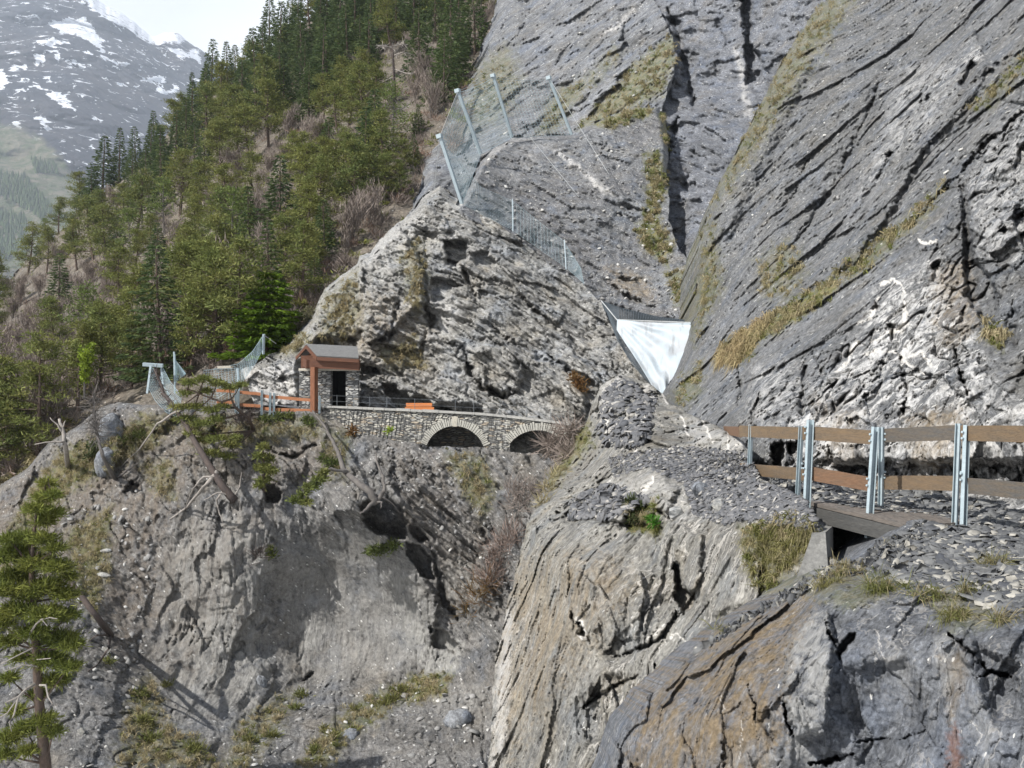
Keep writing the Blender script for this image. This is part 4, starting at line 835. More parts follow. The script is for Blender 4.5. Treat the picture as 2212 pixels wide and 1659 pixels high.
# stone walls
sw = masonry('shelter masonry', .26, .055, (.50,.49,.46), (.27,.27,.265), (.09,.09,.09))
def slab_wall(name, u0, u1, v0, v1, Y0, Y1, mat, th=.35, par=sh):
    b = MB(); A, B_, C_, D_ = P(u0, v1, Y0), P(u1, v1, Y1), P(u1, v0, Y1), P(u0, v0, Y0)
    o = Vector((0, th, 0)); b.hexa([A, B_, B_+o, A+o, D_, C_, C_+o, D_+o]); return b.build(name, mat, par)
slab_wall('stone_wall', 646, 668, 801, 890, 47.0, 46.9, sw); slab_wall('stone_wall', 668.5, 716, 801, 890, 46.9, 46.7, sw); slab_wall('stone_wall', 747, 774, 801, 890, 46.6, 46.5, sw)
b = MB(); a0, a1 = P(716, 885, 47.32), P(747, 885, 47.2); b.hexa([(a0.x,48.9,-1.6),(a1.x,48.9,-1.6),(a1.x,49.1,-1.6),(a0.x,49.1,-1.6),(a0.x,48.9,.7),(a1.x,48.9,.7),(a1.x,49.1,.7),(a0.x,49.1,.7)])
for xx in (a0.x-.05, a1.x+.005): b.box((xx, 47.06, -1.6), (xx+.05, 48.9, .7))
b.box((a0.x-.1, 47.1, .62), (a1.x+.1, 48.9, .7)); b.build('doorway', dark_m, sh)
slab_wall('lintel', 645, 776, 795.5, 800.8, 46.8, 46.35, lintel_m, .5)
slab_wall('upper_wall', 650, 776, 768, 795.2, 47.3, 46.9, brown, .15)
# timber post
b = MB(); c0, c1 = P(678.5, 893, 46.1), P(678.5, 793, 46.1); b.beam(c0, c1, .25, .25, (0.55,1,0)); b.build('post', post_b, sh)
# eave beam and fascia
b = MB(); b.beam(P(670,784.5,46.3), P(777,789,46.15), .24, .46); b.build('beam', brown, sh)
b = MB(); b.beam(P(668,787,46.25), P(656,780,47.7), .26, .40); b.build('beam', brown, sh)
# roof: ridge and two slopes
rl, rr = P(661.5,742.5,47.2), P(772,748,46.9)
el_, er_ = P(684.5,768,46.0), P(775,773,45.85)
bl = P(639.5,768,48.1); brr = P(760,773,48.0)
def slope(name, a, b_, c, d, th, mat):
    n = (Vector(b_)-Vector(a)).cross(Vector(d)-Vector(a)).normalized(); n = n if n.z > 0 else -n
    m = MB(); m.hexa([Vector(x)-n*th for x in (a, b_, c, d)]+[Vector(x) for x in (a, b_, c, d)]); return m.build(name, mat, sh)
rf = slope('roof', el_, er_, rr, rl, .07, slate_m); slope('roof', rl, rr, brr, bl, .07, slate_m)
dz = Vector((0,0,-.075))
for name, a, c in (('fascia', el_+dz, er_+dz), ('bargeboard', el_+dz, rl+dz), ('bargeboard', rl+dz, bl+dz)):
    b = MB(); b.beam(Vector(a)+Vector((0,0,-.065)), Vector(c)+Vector((0,0,-.065)), .05, .16); b.build(name, brown, sh)
b = MB(); g = [el_, rl, bl]; o = Vector((.35,.05,0)); vs_ = [x+o+Vector((0,0,-.2)) for x in (el_+Vector((-.2,.2,0)), rl, bl)]
b.add(vs_+[x+Vector((.1,0,0)) for x in vs_], [(0,1,2),(5,4,3),(0,3,4,1),(1,4,5,2),(2,5,3,0)]); b.build('gable', brown, sh)

# ---- fences
def u_post(a, b_, w=.11, d=.06, t=.009, face=(-.25,-1,0)):
    m = MB(); a, b_ = Vector(a), Vector(b_); z = (b_-a).normalized(); y = Vector(face).normalized(); x = y.cross(z).normalized(); y = z.cross(x)
    def bar(x0, x1, y0, y1):
        vs_ = [base+x*xx+y*yy for base in (a, b_) for xx, yy in ((x0,y0),(x1,y0),(x1,y1),(x0,y1))]
        m.hexa(vs_)
    bar(-w/2, w/2, -t, 0); bar(-w/2, -w/2+t, .0005, d); bar(w/2-t, w/2, .0005, d)
    return m, x, y, z
def bolts(a, b_, hs, x, y, parent, off):
    for h in hs:
        c = Vector(a).lerp(Vector(b_), h); m = MB(); m.tube([c+x*off+y*.0, c+x*off+y*.03], .017, 6); m.build('bolt', galv, parent)
nf = empty('wooden_fence', P(1880,1130,13.6), 'near path fence with two brown plank rails on paired steel posts', 'fence')
for (tu, tv, bu, bv, Y, w, f) in ((1624,919,1619,1078,17.0,.075,(-.9,-.5,0)), (1733,921,1724,1092,15.3,.08,(-.9,-.5,0)), (1749,907,1739.5,1130,14.15,.125,(.35,-1,0)),
        (1889,922,1874,1162,13.4,.12,(.35,-1,0)), (1906,923,1903.5,1128,14.0,.085,(-.7,-.6,0)), (2071.6,915,2063,1138,12.7,.085,(-.7,-.7,0)), (2086,918,2078,1142,12.3,.095,(.5,-1,0)), (2452,918,2440,1190,9.85,.12,(.5,-1,0))):
    a, t_ = P(bu, bv, Y), P(tu, tv, Y+.05)
    w *= .74; m, x, y, z = u_post(a, t_, w, .045, .008, f); po = m.build('post', galv, nf)
    for h in (.93, .87, .53, .47): 
        c = Vector(a).lerp(Vector(t_), h); mm = MB(); s = -1 if tu in (1733, 2071.6, 1906) else 1
        mm.tube([c+x*(s*w*.5), c+x*(s*(w*.5+.028))], .016, 6); link('bolt', mm.mesh('bolt'), galv, po, False)
def rail(par, a, b_, h, mat, th=.045):
    m = MB(); m.beam(a, b_, th, h, (0,0,1), 8, .004); return m.build('rail', mat, par)
for (u0, t0, b0, Y0, u1, t1, b1, Y1, mat) in ((1599,919,943,17.45,1741,923,950,15.25,rail_m), (1601,1000,1025,17.45,1737,1011,1039,15.25,rail_m),
        (1742,920,950,14.3,1890,929,960.5,13.6,rail_m), (1738,1006,1034.5,14.3,1880,1031,1061,13.6,rail_r),
        (1898,926.5,956,14.15,2075,918,950,12.85,rail_g), (1896,1028,1056.5,14.15,2069,1028,1060,12.85,rail_m),
        (2078,918,953,12.45,2470,921,962,9.9,rail_m), (2076,1031,1065,12.45,2470,1062,1105,9.9,rail_g),
        (1546,923,929,30.0,1600,925,942,18.5,rail_r)):
    a, b_ = (P(u0, t0, Y0)+P(u0, b0, Y0))/2, (P(u1, t1, Y1)+P(u1, b1, Y1))/2
    rail(nf, a, b_, .19, mat)
ff = empty('wooden_fence', P(590,890,46.5), 'distant path fence with two orange brown rails on steel posts left of the shelter', 'fence')
for (u, v0, v1, Y) in ((510,841,895,47.0),(515.5,843,897,46.9),(566,843,897,46.75),(584,848,899,46.6),(592.5,849,900,46.5),(690.5,855,893,46.0)):
    m, *_ = u_post(P(u, v1, Y), P(u+.5, v0, Y), .085, .06, .012); m.build('post', galv, ff)
for (u0, v0, Y0, u1, v1, Y1) in ((468,843.5,47.2,514,845.5,47.0),(468,868.5,47.2,514,870.5,47.0),(512,846.5,47.0,567,851.5,46.85),(512,874,47.0,567,877.5,46.85),(565,855,46.85,592,858.5,46.65),(565,881.5,46.85,592,885,46.65),(590,857.5,46.6,691,866,46.1),(590,884.5,46.6,691,887.5,46.1)):
    rail(ff, P(u0, v0, Y0), P(u1, v1, Y1), .145, far_rail)

# ---- plank footbridge and its concrete block
FL, FR = P(1746,1088,14.4), P(1962,1139,12.45); dd = (FR-FL).normalized(); pp = Vector((-dd.y, dd.x, 0)).normalized()
fb = empty('footbridge', FL, 'short grey plank footbridge on the path spanning a dark gap', 'footbridge')
for i in range(6):
    o = pp*(.185*i); m = MB(); m.beam(FL+o+pp*.09+Vector((0,0,random.uniform(-.008,.008))), FR+o+pp*.09, .172, .05, (0,0,1), 6, .003); m.build('plank', plank_m, fb)
for o, h in ((.05, .2), (.95, .2)):
    m = MB(); m.beam(FL+pp*o+Vector((.02,-.02,-.132)), FR+pp*o+Vector((0,0,-.132)), .14, .2); m.build('beam', beam_m, fb)
ca = empty('concrete_block', P(1760,1240,13.2), 'weathered grey concrete block under the left end of the plank footbridge', 'concrete block')
m = MB()
A = [P(1716,1262,12.5), P(1790,1246,12.5), P(1800,1240,13.5), P(1740,1262,13.6)]; B_ = [P(1752,1160,12.95), P(1783,1150,13.0), P(1800,1135,14.0), P(1756,1135,14.0)]
m.hexa(A+B_); m.build('block', conc, ca)

# ---- nets
def net(name, top, bot, mat, sp=.16, r=.009, sag=0, par=None, back=.0):
    """chain of panels between two polylines of world points"""
    top = [Vector(p) for p in top]; bot = [Vector(p) for p in bot]
    def at(pl, s):
        i = min(int(s), len(pl)-2); return pl[i].lerp(pl[i+1], s-i)
    n = len(top)-1; L = sum((top[i+1]-top[i]).length for i in range(n)); Hh = max((top[i]-bot[i]).length for i in range(n+1))
    nu = max(2, int(L/sp)); nv = max(2, int(Hh/sp))
    def pt(i, j):
        s = n*i/nu; a, b_ = at(top, s), at(bot, s); t = j/nv
        p = a.lerp(b_, t); fr = s-int(s); p.z -= sag*math.sin(math.pi*fr)*(1-t); p.y += back*math.sin(math.pi*t)*(.6+.4*math.sin(s*9))
        return p
    m = MB()
    for i in range(nu+1): m.tube([pt(i, nv*k/8) for k in range(9)], r, 3, False)
    st = max(1, nu//40)
    for j in range(nv+1): m.tube([pt(i, j) for i in range(0, nu+1)], r*(1.8 if j in (0, nv) else 1), 3, False)
    return m.build(name, mat, par)
rb_ = empty('rockfall_barrier', P(1038,335,63), 'rockfall barrier of four leaning steel posts with wire net high on the rubble slope', 'rockfall barrier')
PB = [(950.3,294,998,440,56.3,55.6),(989,196,1038.5,333,62.4,61.6),(1065.5,163.5,1106.5,297,68.2,67.3),(1186,168,1235,291,68.4,67.4)]
for (tu, tv, bu, bv, Yb, Yt) in PB:
    m = MB(); a, t_ = P(bu, bv, Yb), P(tu, tv, Yt); m.beam(a, t_, .17, .17, (.5,1,0)); po = m.build('post', galv, rb_)
    m = MB(); m.beam(t_-Vector((0,0,.12)), t_+Vector((-.04,0,.1)), .3, .26, (.5,1,0)); m.build('post_head', galv, po)
tops = [P(tu, tv+4, Yt+.15) for (tu, tv, bu, bv, Yb, Yt) in PB]; bots = [P(bu, bv, Yb+.1) for (tu, tv, bu, bv, Yb, Yt) in PB]
for i in range(3): net('net', tops[i:i+2], bots[i:i+2], wire_m, .2, .0078, .12, rb_, .15)
net('net', [P(950,300,55.8), P(1040,405,56.5), P(1106,433,57.0), P(1218,521,54.6), P(1255,580,53.3)], [P(998,440,56.2), P(1040,462,56.2), P(1106,496,55.4), P(1222,577,53.6), P(1262,613,52.8)], wire_m, .2, .0045, 0, rb_, .1)
for a, b_ in ((P(950,295,55.6), P(1032,405,57.5)), (P(950,296,55.6), P(938,410,58)), (P(1066,165,67.3), P(1150,310,69)), (P(1187,170,67.4), P(1315,376,60.5)), (P(1066,165,67.3), P(1187,170,67.4)), (P(989,197,61.6), P(1066,165,67.3)), (P(950,295,55.6), P(989,197,61.6)), (P(1140,290,69.2), P(1250,425,60)), (P(989,197,61.6), P(1012,232,64))):
    m = MB(); m.tube([a, b_], .014, 4); m.build('cable', cable_m, rb_)
b = MB(); b.tube([P(1108,500,55.2), P(1107,430,56.8)], .028, 6); b.build('post', galv, rb_)
b = MB(); b.tube([P(1223,582,53.4), P(1219,518,54.5)], .028, 6); b.build('post', galv, rb_)

def dark_net_mat():
    return simple_mat('dark net cord', (.085,.10,.115), (.06,.075,.085), 3, .7, bumpd=0)
dn = dark_net_mat()
sn = empty('safety_net', P(1330,760,46), 'dark netting strung beside the white tarpaulin on the rock', 'net')
net('net', [P(1299,650,50.5), P(1336,690,46.6), P(1388,785,44.4), P(1425,835,43)], [P(1312,677,50.2), P(1334,735,46.8), P(1368,790,44.6), P(1406,830,43)], dn, .12, .012, 0, sn, .1)
net('net', [P(1299,650,50.6), P(1336,664,49.5), P(1420,684,48), P(1493,693,47)], [P(1306,672,50.4), P(1338,690,47.5), P(1415,691,46.5), P(1492,699,46)], dn, .12, .012, 0, sn, .05)
m = MB(); m.tube([P(1299,650,50.4), P(1333,691,46.4), P(1492,697,44)], .03, 5); m.build('cable', cable_m, sn)

def tarp_mat():
    m = NT('white tarpaulin'); p = m.pos()
    a = m.noise(p, .9, 4, .6); st = m.noise(m.mapping(p, (0, .35, 0), (2.4, 1, .35)), 1.6, 4, .6)
    col = m.mix(m.ramp(a, (.45, .62, 0, .8)), (.42,.475,.51), (.36,.37,.38))
    col = m.mix(m.ramp(st, (.55, .68, 0, .6)), col, (.22,.22,.225))  # grey zones and streaks put the shading of the folds into the colour
    return m.out(col, .5, m.bump(st, .5, .05), .35, 0, .1)
tp = MB(); NS, NTt = 40, 40
Ls = [(1333,690.3,45.4),(1332,712,45.2),(1355,748,44.6),(1379,784.5,43.7),(1402,822,42.8),(1420,856,42.2)]; Rs = [(1500,697,43.6),(1499,718,43.4),(1494,745,43.0),(1480,780,42.6),(1476,812,42.3),(1463,852,42.1)]
Lw, Rw = [P(*x) for x in Ls], [P(*x) for x in Rs]
def ip(pl, t):
    s = t*(len(pl)-1); i = min(int(s), len(pl)-2); return pl[i].lerp(pl[i+1], s-i)
for j in range(NTt+1):
    for i in range(NS+1):
        s, t = i/NS, j/NTt; p = ip(Lw, t).lerp(ip(Rw, t), s)
        ang = math.atan2(t+.05, s+.02); r = math.hypot(s, t)
        p.y += (.10*math.sin(ang*15)*min(1, r*1.5)+.06*math.sin(s*21+t*9)*t+.12*s*t)*(1 if 0 < j else .4)
        p.z -= .06*math.sin(math.pi*s)*(1-t)
        tp.v.append(tuple(p))
for j in range(NTt):
    for i in range(NS): k = j*(NS+1)+i; tp.f.append((k, k+NS+1, k+NS+2, k+1))
to = setp(tp.build('tarpaulin', tarp_mat(), smooth=True), 'white plastic tarpaulin hung across the narrow gully between the rocks', 'tarpaulin')
sm = to.modifiers.new('thickness', 'SOLIDIFY'); sm.thickness = .012

# nets left of the shelter
ln = empty('catch_fence', P(569,745,50), 'pale wire net curtain hung from a steel post on the rock left of the shelter', 'net fence')
b = MB(); b.tube([P(569,765,50.5), P(570,722,50.3)], .07, 6); b.build('post', galv, ln)
b = MB(); b.tube([P(517,845,48.2), P(513.5,796,48.5)], .07, 6); b.build('post', galv, ln)
net('net', [P(462,797,49), P(515,786,49.4), P(545,760,49.8), P(569,724,50.3)], [P(470,860,47.8), P(520,830,48.6), P(552,785,49.4), P(569,752,50.2)], wire_m, .14, .0062, 0, ln, .1)
net('net', [P(440,800,48.6), P(475,797,48.6), P(523,795,48.4)], [P(440,880,47.8), P(475,885,47.7), P(523,850,47.8)], wire_m, .14, .0062, 0, ln, .05)
m = MB(); m.tube([P(569,723,50.3), P(596,742,51.5)], .02, 4); m.build('cable', cable_m, ln)
m = MB(); m.beam(P(470,793.5,48.9), P(499,792.5,48.9), .1, .12); m.build('bracket', lintel_m, ln)
sf = empty('stair_frame', P(332,845,50), 'small steel frame with a net-sided stairway at the left end of the path', 'stair frame')
for a, b_, w in ((P(309,787,50), P(352,790,50), .16), (P(326,790,49.8), P(318,850,49.6), .10), (P(348,790,50.2), P(352,830,50), .08)):
    m = MB(); m.beam(a, b_, w, w, (0,1,.2)); m.build('steel_bar', galv, sf)
net('net', [P(330,795,49.5), P(345,825,48.8), P(365,850,48), P(390,880,47)], [P(322,840,49.3), P(335,865,48.6), P(358,890,47.6), P(392,905,46.8)], wire_m, .12, .0062, 0, sf)
net('net', [P(352,795,50.2), P(368,825,49.4), P(392,855,48.4)], [P(345,815,50), P(362,850,49), P(388,885,47.8)], wire_m, .12, .0062, 0, sf)
tn = empty('net_screen', P(385,800,50.5), 'small triangular pale net hanging from a thin pole among the pines', 'net screen')
m = MB(); m.tube([P(378,850,50.3), P(376,760,50.6)], .05, 5); m.build('pole', galv, tn)
net('net', [P(378,765,50.5), P(380,780,50.5), P(400,805,50.4)], [P(378,830,50.3), P(384,820,50.3), P(401,808,50.3)], wire_m, .12, .010, 0, tn)
# ================================================================ plants, wood, loose stone
def strips(c, d, L, Wd, up=None, bend=None, rng=RNG):
    """thin two-triangle blades: centres c, directions d -> verts, tris"""
    n = len(c); d = d/np.maximum(np.linalg.norm(d, axis=1, keepdims=True), 1e-6)
    r = rng.normal(size=(n, 3)); s = np.cross(d, r); s /= np.maximum(np.linalg.norm(s, axis=1, keepdims=True), 1e-6)
    L = np.broadcast_to(L, (n,))[:, None]; Wd = np.broadcast_to(Wd, (n,))[:, None]
    tip = c+d*L
    if bend is not None: tip = tip+bend*L
    mid = c+d*L*.5
    v = np.stack([c-s*Wd*.35, c+s*Wd*.35, mid+s*Wd*.5, mid-s*Wd*.5, tip], 1).reshape(-1, 3)
    b = np.arange(n)[:, None]*5
    q = np.concatenate([b, b+1, b+2, b+3], 1); t = np.concatenate([b+3, b+2, b+4], 1)
    return v, q, t
def strip_mesh(name, c, d, L, Wd, mat=None, bend=None):
    v, q, t = strips(np.asarray(c, float), np.asarray(d, float), L, Wd, bend=bend)
    me = np_mesh(name, v, q, t)
    if mat: me.materials.append(mat)
    return me
def rdir(n, up=0.0):
    d = RNG.normal(size=(n, 3)); d /= np.linalg.norm(d, axis=1, keepdims=True); d[:, 2] += up; return d
bark = simple_mat('pine bark', (.11,.075,.055), (.07,.055,.048), 3, .9, stretch=(2,2,.6), bumpd=.02, fine=.35)
bark_g = simple_mat('grey bark', (.15,.135,.12), (.09,.082,.078), 3, .9, stretch=(2,2,.6), bumpd=.02, fine=.3)
deadwood = simple_mat('bleached dead wood', (.33,.30,.265), (.22,.195,.175), 3, .85, stretch=(2,2,.5), bumpd=.02, fine=.3)
deadbrown = simple_mat('brown dead wood', (.085,.064,.054), (.055,.045,.042), 3, .85, stretch=(2,2,.5), bumpd=.02, fine=.3)
pineleaf = leaf_mat('pine needles', (.150,.167,.046), (.097,.127,.040), (.195,.186,.058))
spruceleaf = leaf_mat('spruce needles', (.072,.104,.038), (.052,.082,.036), (.11,.135,.046))
brightleaf = leaf_mat('bright spruce needles', (.105,.175,.016), (.09,.155,.016), (.15,.215,.02))
nearleaf = leaf_mat('near pine needles', (.13,.155,.034), (.11,.14,.03), (.19,.19,.045))
limeleaf = leaf_mat('young yellow green leaves', (.20,.26,.03), (.20,.26,.03), (.15,.20,.03))
larchleaf = leaf_mat('fresh larch needles', (.115,.155,.042), (.10,.14,.04), (.14,.17,.05))
twig = leaf_mat('bare twigs', (.215,.175,.15), (.17,.14,.12), (.26,.215,.185), .05)
twig_r = leaf_mat('reddish twigs', (.19,.14,.115), (.16,.12,.10), (.24,.18,.15), .05)
rustleaf = leaf_mat('rust brown dry leaves', (.15,.075,.03), (.15,.08,.03), (.11,.08,.03), .2)
gr_dry = leaf_mat('dry grass', (.33,.275,.165), (.30,.25,.145), (.24,.22,.11), .3, 1.6)
gr_green = leaf_mat('green grass', (.14,.15,.045), (.12,.14,.04), (.20,.18,.07), .3, 1.6)

def spruce_parts(h, R, seed, dens=1.0, bushy=.85):
    global RNG
    RNG = np.random.default_rng(seed); C = []; Dd = []
    nw = int(h*2.6)
    for i in range(nw):
        z = h*(.06+.93*i/nw); r = R*(1-z/h)**bushy*RNG.uniform(.72, 1.15)+.06
        nb = max(4, int((7+3*(1-z/h))*dens))
        for k in range(nb):
            a = 2*math.pi*(k+RNG.uniform(-.4, .4))/nb+i; rr = r*RNG.uniform(.65, 1.15)
            m = max(5, int(rr*13*dens)); t = np.sqrt(RNG.uniform(.03, 1, m))
            out = np.array([math.cos(a), math.sin(a), 0.]); side = np.array([-out[1], out[0], 0.])
            w = RNG.uniform(-1, 1, m)*.26*rr*(1.1-t)
            zz = z-.38*rr*t+.22*rr*t**3
            C.append(out*(rr*t)[:, None]+side*w[:, None]+np.stack([0*t, 0*t, zz+RNG.normal(0, .05, m)], 1))
            Dd.append(out+side*np.sign(w)[:, None]*RNG.uniform(.1, .9, m)[:, None]+np.stack([0*t, 0*t, RNG.uniform(-.55, .15, m)], 1))
    C = np.concatenate(C); Dd = np.concatenate(Dd); n = len(C)
    tm = MB(); tm.tube([(0,0,-.6),(0.02,0,h*.4),(0,0,h*.97)], [h*.016+.05, h*.011+.03, .015], 6)
    return C, Dd, RNG.uniform(.22, .44, n), RNG.uniform(.06, .12, n), tm
def pine_parts(h, R, seed, n=2600, bare=.32, lean=.0):
    global RNG
    RNG = np.random.default_rng(seed); C = []; Dd = []; tm = MB()
    bx, by = RNG.normal(0, .04*h, 2)
    sp = lambda t: np.array([lean*h*t+bx*math.sin(t*2.5), by*math.sin(t*2.2), h*t])
    tm.tube([sp(t)-(np.array([0,0,.6]) if t == 0 else 0) for t in np.linspace(0, .97, 8)], [(.03+.019*h)*(1-.85*t) for t in np.linspace(0, 1, 8)], 6)
    nb = int(14+h*1.8)
    for k in range(nb):
        t = bare+(1-bare)*(k+RNG.uniform(0, 1))/nb
        e = (t-bare)/(1-bare); rr = R*(1.12*(1-e)**.75+.2)*RNG.uniform(.5, 1.15)
        a = RNG.uniform(0, 2*math.pi); o = np.array([math.cos(a), math.sin(a), RNG.uniform(.05, .5)])
        b0 = sp(t); tip = b0+o*rr
        tm.tube([b0, b0+o*rr*.5+np.array([0,0,-.05*rr]), tip], [.025+.008*h*(1-t), .03, .012], 4, False)
        for f in (.55, .8, 1.0):
            m = int(n/nb/3*RNG.uniform(.6, 1.4)); s = R*RNG.uniform(.13, .24)
            q = RNG.normal(0, 1, (m, 3))*np.array([s, s, s*.42])
            C.append(b0+(tip-b0)*f+q+np.array([0, 0, .12])); Dd.append(q/s*.5+rdir(m, .35))
    C = np.concatenate(C); Dd = np.concatenate(Dd); m = len(C)
    return C, Dd, RNG.uniform(.16, .34, m), RNG.uniform(.04, .09, m), tm
def bare_parts(h, R, seed, n=700, wd=.035):
    global RNG
    RNG = np.random.default_rng(seed); C = []; Dd = []; tm = MB()
    for k in range(RNG.integers(4, 8)):
        a = RNG.uniform(0, 6.28); l = RNG.uniform(.2, .75); tip = np.array([math.cos(a)*R*l, math.sin(a)*R*l, h*RNG.uniform(.6, .95)])
        mid = tip*.5+np.array([-tip[0]*.15, -tip[1]*.15, .1*h])
        tm.tube([(0,0,-.3), mid, tip], [.045*h/3, .03*h/3, .01], 4, False)
        m = n//6; t = RNG.uniform(.25, 1, m)[:, None]
        c = np.where(t < .5, mid*t*2, mid+(tip-mid)*(t*2-1)); dv = rdir(m, .9)
        C.append(c+RNG.normal(0, .10*R, (m, 3))); Dd.append(dv+tip/h*.8)
    C = np.concatenate(C); Dd = np.concatenate(Dd); m = len(C)
    return C, Dd, RNG.uniform(.25, .8, m)*h/3.2, np.full(m, wd), tm
def proto(kind, args, leaf, trunk):
    C, Dd, L, Wd, tm = kind(*args)
    return strip_mesh('crown', C, Dd, L, Wd, leaf), (lambda me: (me.materials.append(trunk), me)[1])(tm.mesh('trunk'))
def plant(name, pr, loc, rz, s, label, cat, group, pn=('crown', 'trunk')):
    e = empty(name, loc, label, cat, group); e.rotation_euler = (random.uniform(-.04,.04), random.uniform(-.04,.04), rz); e.scale = s if hasattr(s, '__len__') else (s, s, s)
    for nm, me in zip(pn, pr):
        o = bpy.data.objects.new(nm, me); COL.objects.link(o); o.parent = e
    return e
PINES = [proto(pine_parts, (7.5, 1.85, 100+i, 4200, .16+.06*(i % 3), .03*(i-2)), pineleaf, bark) for i in range(6)]
SPR = [proto(spruce_parts, (8.6, 1.95+.25*i, 120+i, 1.15), spruceleaf, bark) for i in range(4)]
LAR = [proto(pine_parts, (6.5, 1.7, 130+i, 1700, .2), larchleaf, bark_g) for i in range(2)]
BARE = [proto(bare_parts, (3.2, 2.3, 140+i, 1200, .035), twig, bark_g) for i in range(4)]

hs = SHEETS['hillside']; random.seed(11); rr = np.random.default_rng(11)
forest = [(0,640),(60,560),(130,500),(240,405),(330,335),(420,235),(520,155),(600,100),(690,25),(760,-40),(1075,-40),(1060,30),(1030,110),(985,190),(950,270),(905,370),(850,450),(770,535),(700,600),(655,680),(610,740),(560,775),(500,800),(400,815),(320,820),(200,890),(110,960),(0,1050),(-60,1060),(-60,680)]
bare_zones = [[(400,390),(560,360),(620,420),(560,520),(470,490),(400,470)],[(230,640),(330,600),(420,620),(400,720),(300,740),(220,720)],[(-20,570),(60,600),(260,600),(250,680),(200,770),(-20,790)],[(760,480),(860,440),(905,400),(890,450),(800,520),(720,590)],[(-20,790),(150,780),(150,880),(60,960),(-20,960)],[(480,640),(560,600),(600,650),(520,700)],[(880,150),(960,60),(1000,60),(960,180),(900,220)],[(640,300),(700,290),(720,350),(660,360)],[(60,690),(200,700),(180,740),(60,760)]]
ok = inside(hs['u'], hs['v'], forest); cand = np.nonzero(ok)[0]; rr.shuffle(cand)
placed = []; cnt = {'p': 0, 's': 0, 'b': 0, 'l': 0}
for i in cand:
    u, v = hs['u'][i], hs['v'][i]; Y = hs['co'][i, 1]
    inb = any(inside(np.array([u]), np.array([v]), z)[0] for z in bare_zones)
    top = v < 330-.1*u or (v < 460 and u < 430) or (v < 240 and 560 < u < 830)
    md = (40 if inb else (37 if top else 43))*(.75+.3*min(1.3, 70/Y))
    if any((u-a)**2+((v-b)*1.25)**2 < md*md for a, b in placed): continue
    if abs(u-850) < 38 and 130 < v < 300: continue
    if abs(u-575) < 70 and 690 < v < 800: continue
    placed.append((u, v)); p = Vector(hs['co'][i])-Vector((0,0,.2)); rz = rr.uniform(0, 6.28)
    edge = float(seg_dist(np.array([u]), np.array([v]), [(1075,0),(1030,110),(985,190),(940,290),(905,370),(850,450),(770,535),(700,600)])[0][0])
    if cnt['p']+cnt['s']+cnt['b']+cnt['l'] > 298: break
    if (inb and rr.uniform() < .86) or rr.uniform() < .12:
        plant('bare_shrub', BARE[rr.integers(4)], p, rz, rr.uniform(.7, 1.35), 'leafless grey brown bush between the pines of the wooded hillside', 'shrub', 'leafless bushes on the wooded hillside', ('twigs', 'stems')); cnt['b'] += 1
    elif top and rr.uniform() < .8:
        s = rr.uniform(.75, 1.35)*(1.1 if v < 150 or Y > 150 else .9)
        plant('spruce_tree', SPR[rr.integers(4)], p, rz, (s*rr.uniform(.85,1.1), s*rr.uniform(.85,1.1), s), 'dark pointed spruce in the upper part of the wooded hillside', 'tree', 'dark spruces on the upper hillside'); cnt['s'] += 1
    elif rr.uniform() < .24:
        s = rr.uniform(.5, .95)*(.6 if edge < 40 else 1)
        plant('spruce_tree', SPR[rr.integers(4)], p, rz, (s*1.05, s*1.05, s), 'dark pointed spruce standing among the olive pines lower on the wooded hillside', 'tree', 'dark spruces among the lower pines'); cnt['s'] += 1
    elif rr.uniform() < .08:
        plant('larch_tree', LAR[rr.integers(2)], p, rz, rr.uniform(.8, 1.2), 'light green loose tree among the olive pines of the hillside', 'tree', 'light green trees on the hillside'); cnt['l'] += 1
    else:
        s = rr.uniform(.7, 1.2)*(1.1 if Y > 120 else (.5 if edge < 40 else .78))
        plant('pine_tree', PINES[rr.integers(6)], p, rz, (s*1.1, s*1.1, s), 'olive green bushy pine among the trees of the wooded hillside', 'tree', 'olive pines on the hillside'); cnt['p'] += 1
print('TREES', cnt)

# far-off dark wood on the meadow slope
ms = SHEETS['mountain']; okm = inside(ms['u'], ms['v'], [(-20,365),(60,385),(100,430),(140,470),(100,480),(40,440),(-20,420)]) | inside(ms['u'], ms['v'], [(70,345),(120,355),(130,380),(80,375)]) | inside(ms['u'], ms['v'], [(-20,450),(60,470),(60,560),(-20,560)])
im = np.nonzero(okm)[0]; im = np.random.default_rng(5).choice(im, min(900, len(im)*2)); fwm = MB()
for i in im:
    c = ms['co'][i]; hh = random.uniform(9, 18); r = hh*.22
    fwm.add([(c[0]+r*math.cos(a), c[1]+r*math.sin(a)-8, c[2]-1) for a in (0, 1.26, 2.5, 3.8, 5.0)]+[(c[0], c[1]-8, c[2]+hh)], [(k, (k+1) % 5, 5) for k in range(5)])
setp(fwm.build('distant_wood', spruceleaf), kind='stuff')
# --- single plants with a look of their own
p = P(576, 762, 55.5)
plant('spruce_tree', proto(spruce_parts, (4.8, 2.3, 201, 2.8, .62), brightleaf, bark), p, 1, 1, 'bright green bushy young spruce above the wire net left of the shelter', 'tree', None)
C, Dd, L, Wd, tm = bare_parts(3.6, 1.2, 205, 500, .06)
plant('deciduous_tree', (strip_mesh('crown', np.concatenate([C, C]), rdir(2*len(C), .3), .22, .16, limeleaf), (lambda m: (m.materials.append(bark_g), m)[1])(tm.mesh('trunk'))), P(182, 850, 53), 0, .8, 'small yellow green tree in fresh leaf below the pines', 'tree', None)

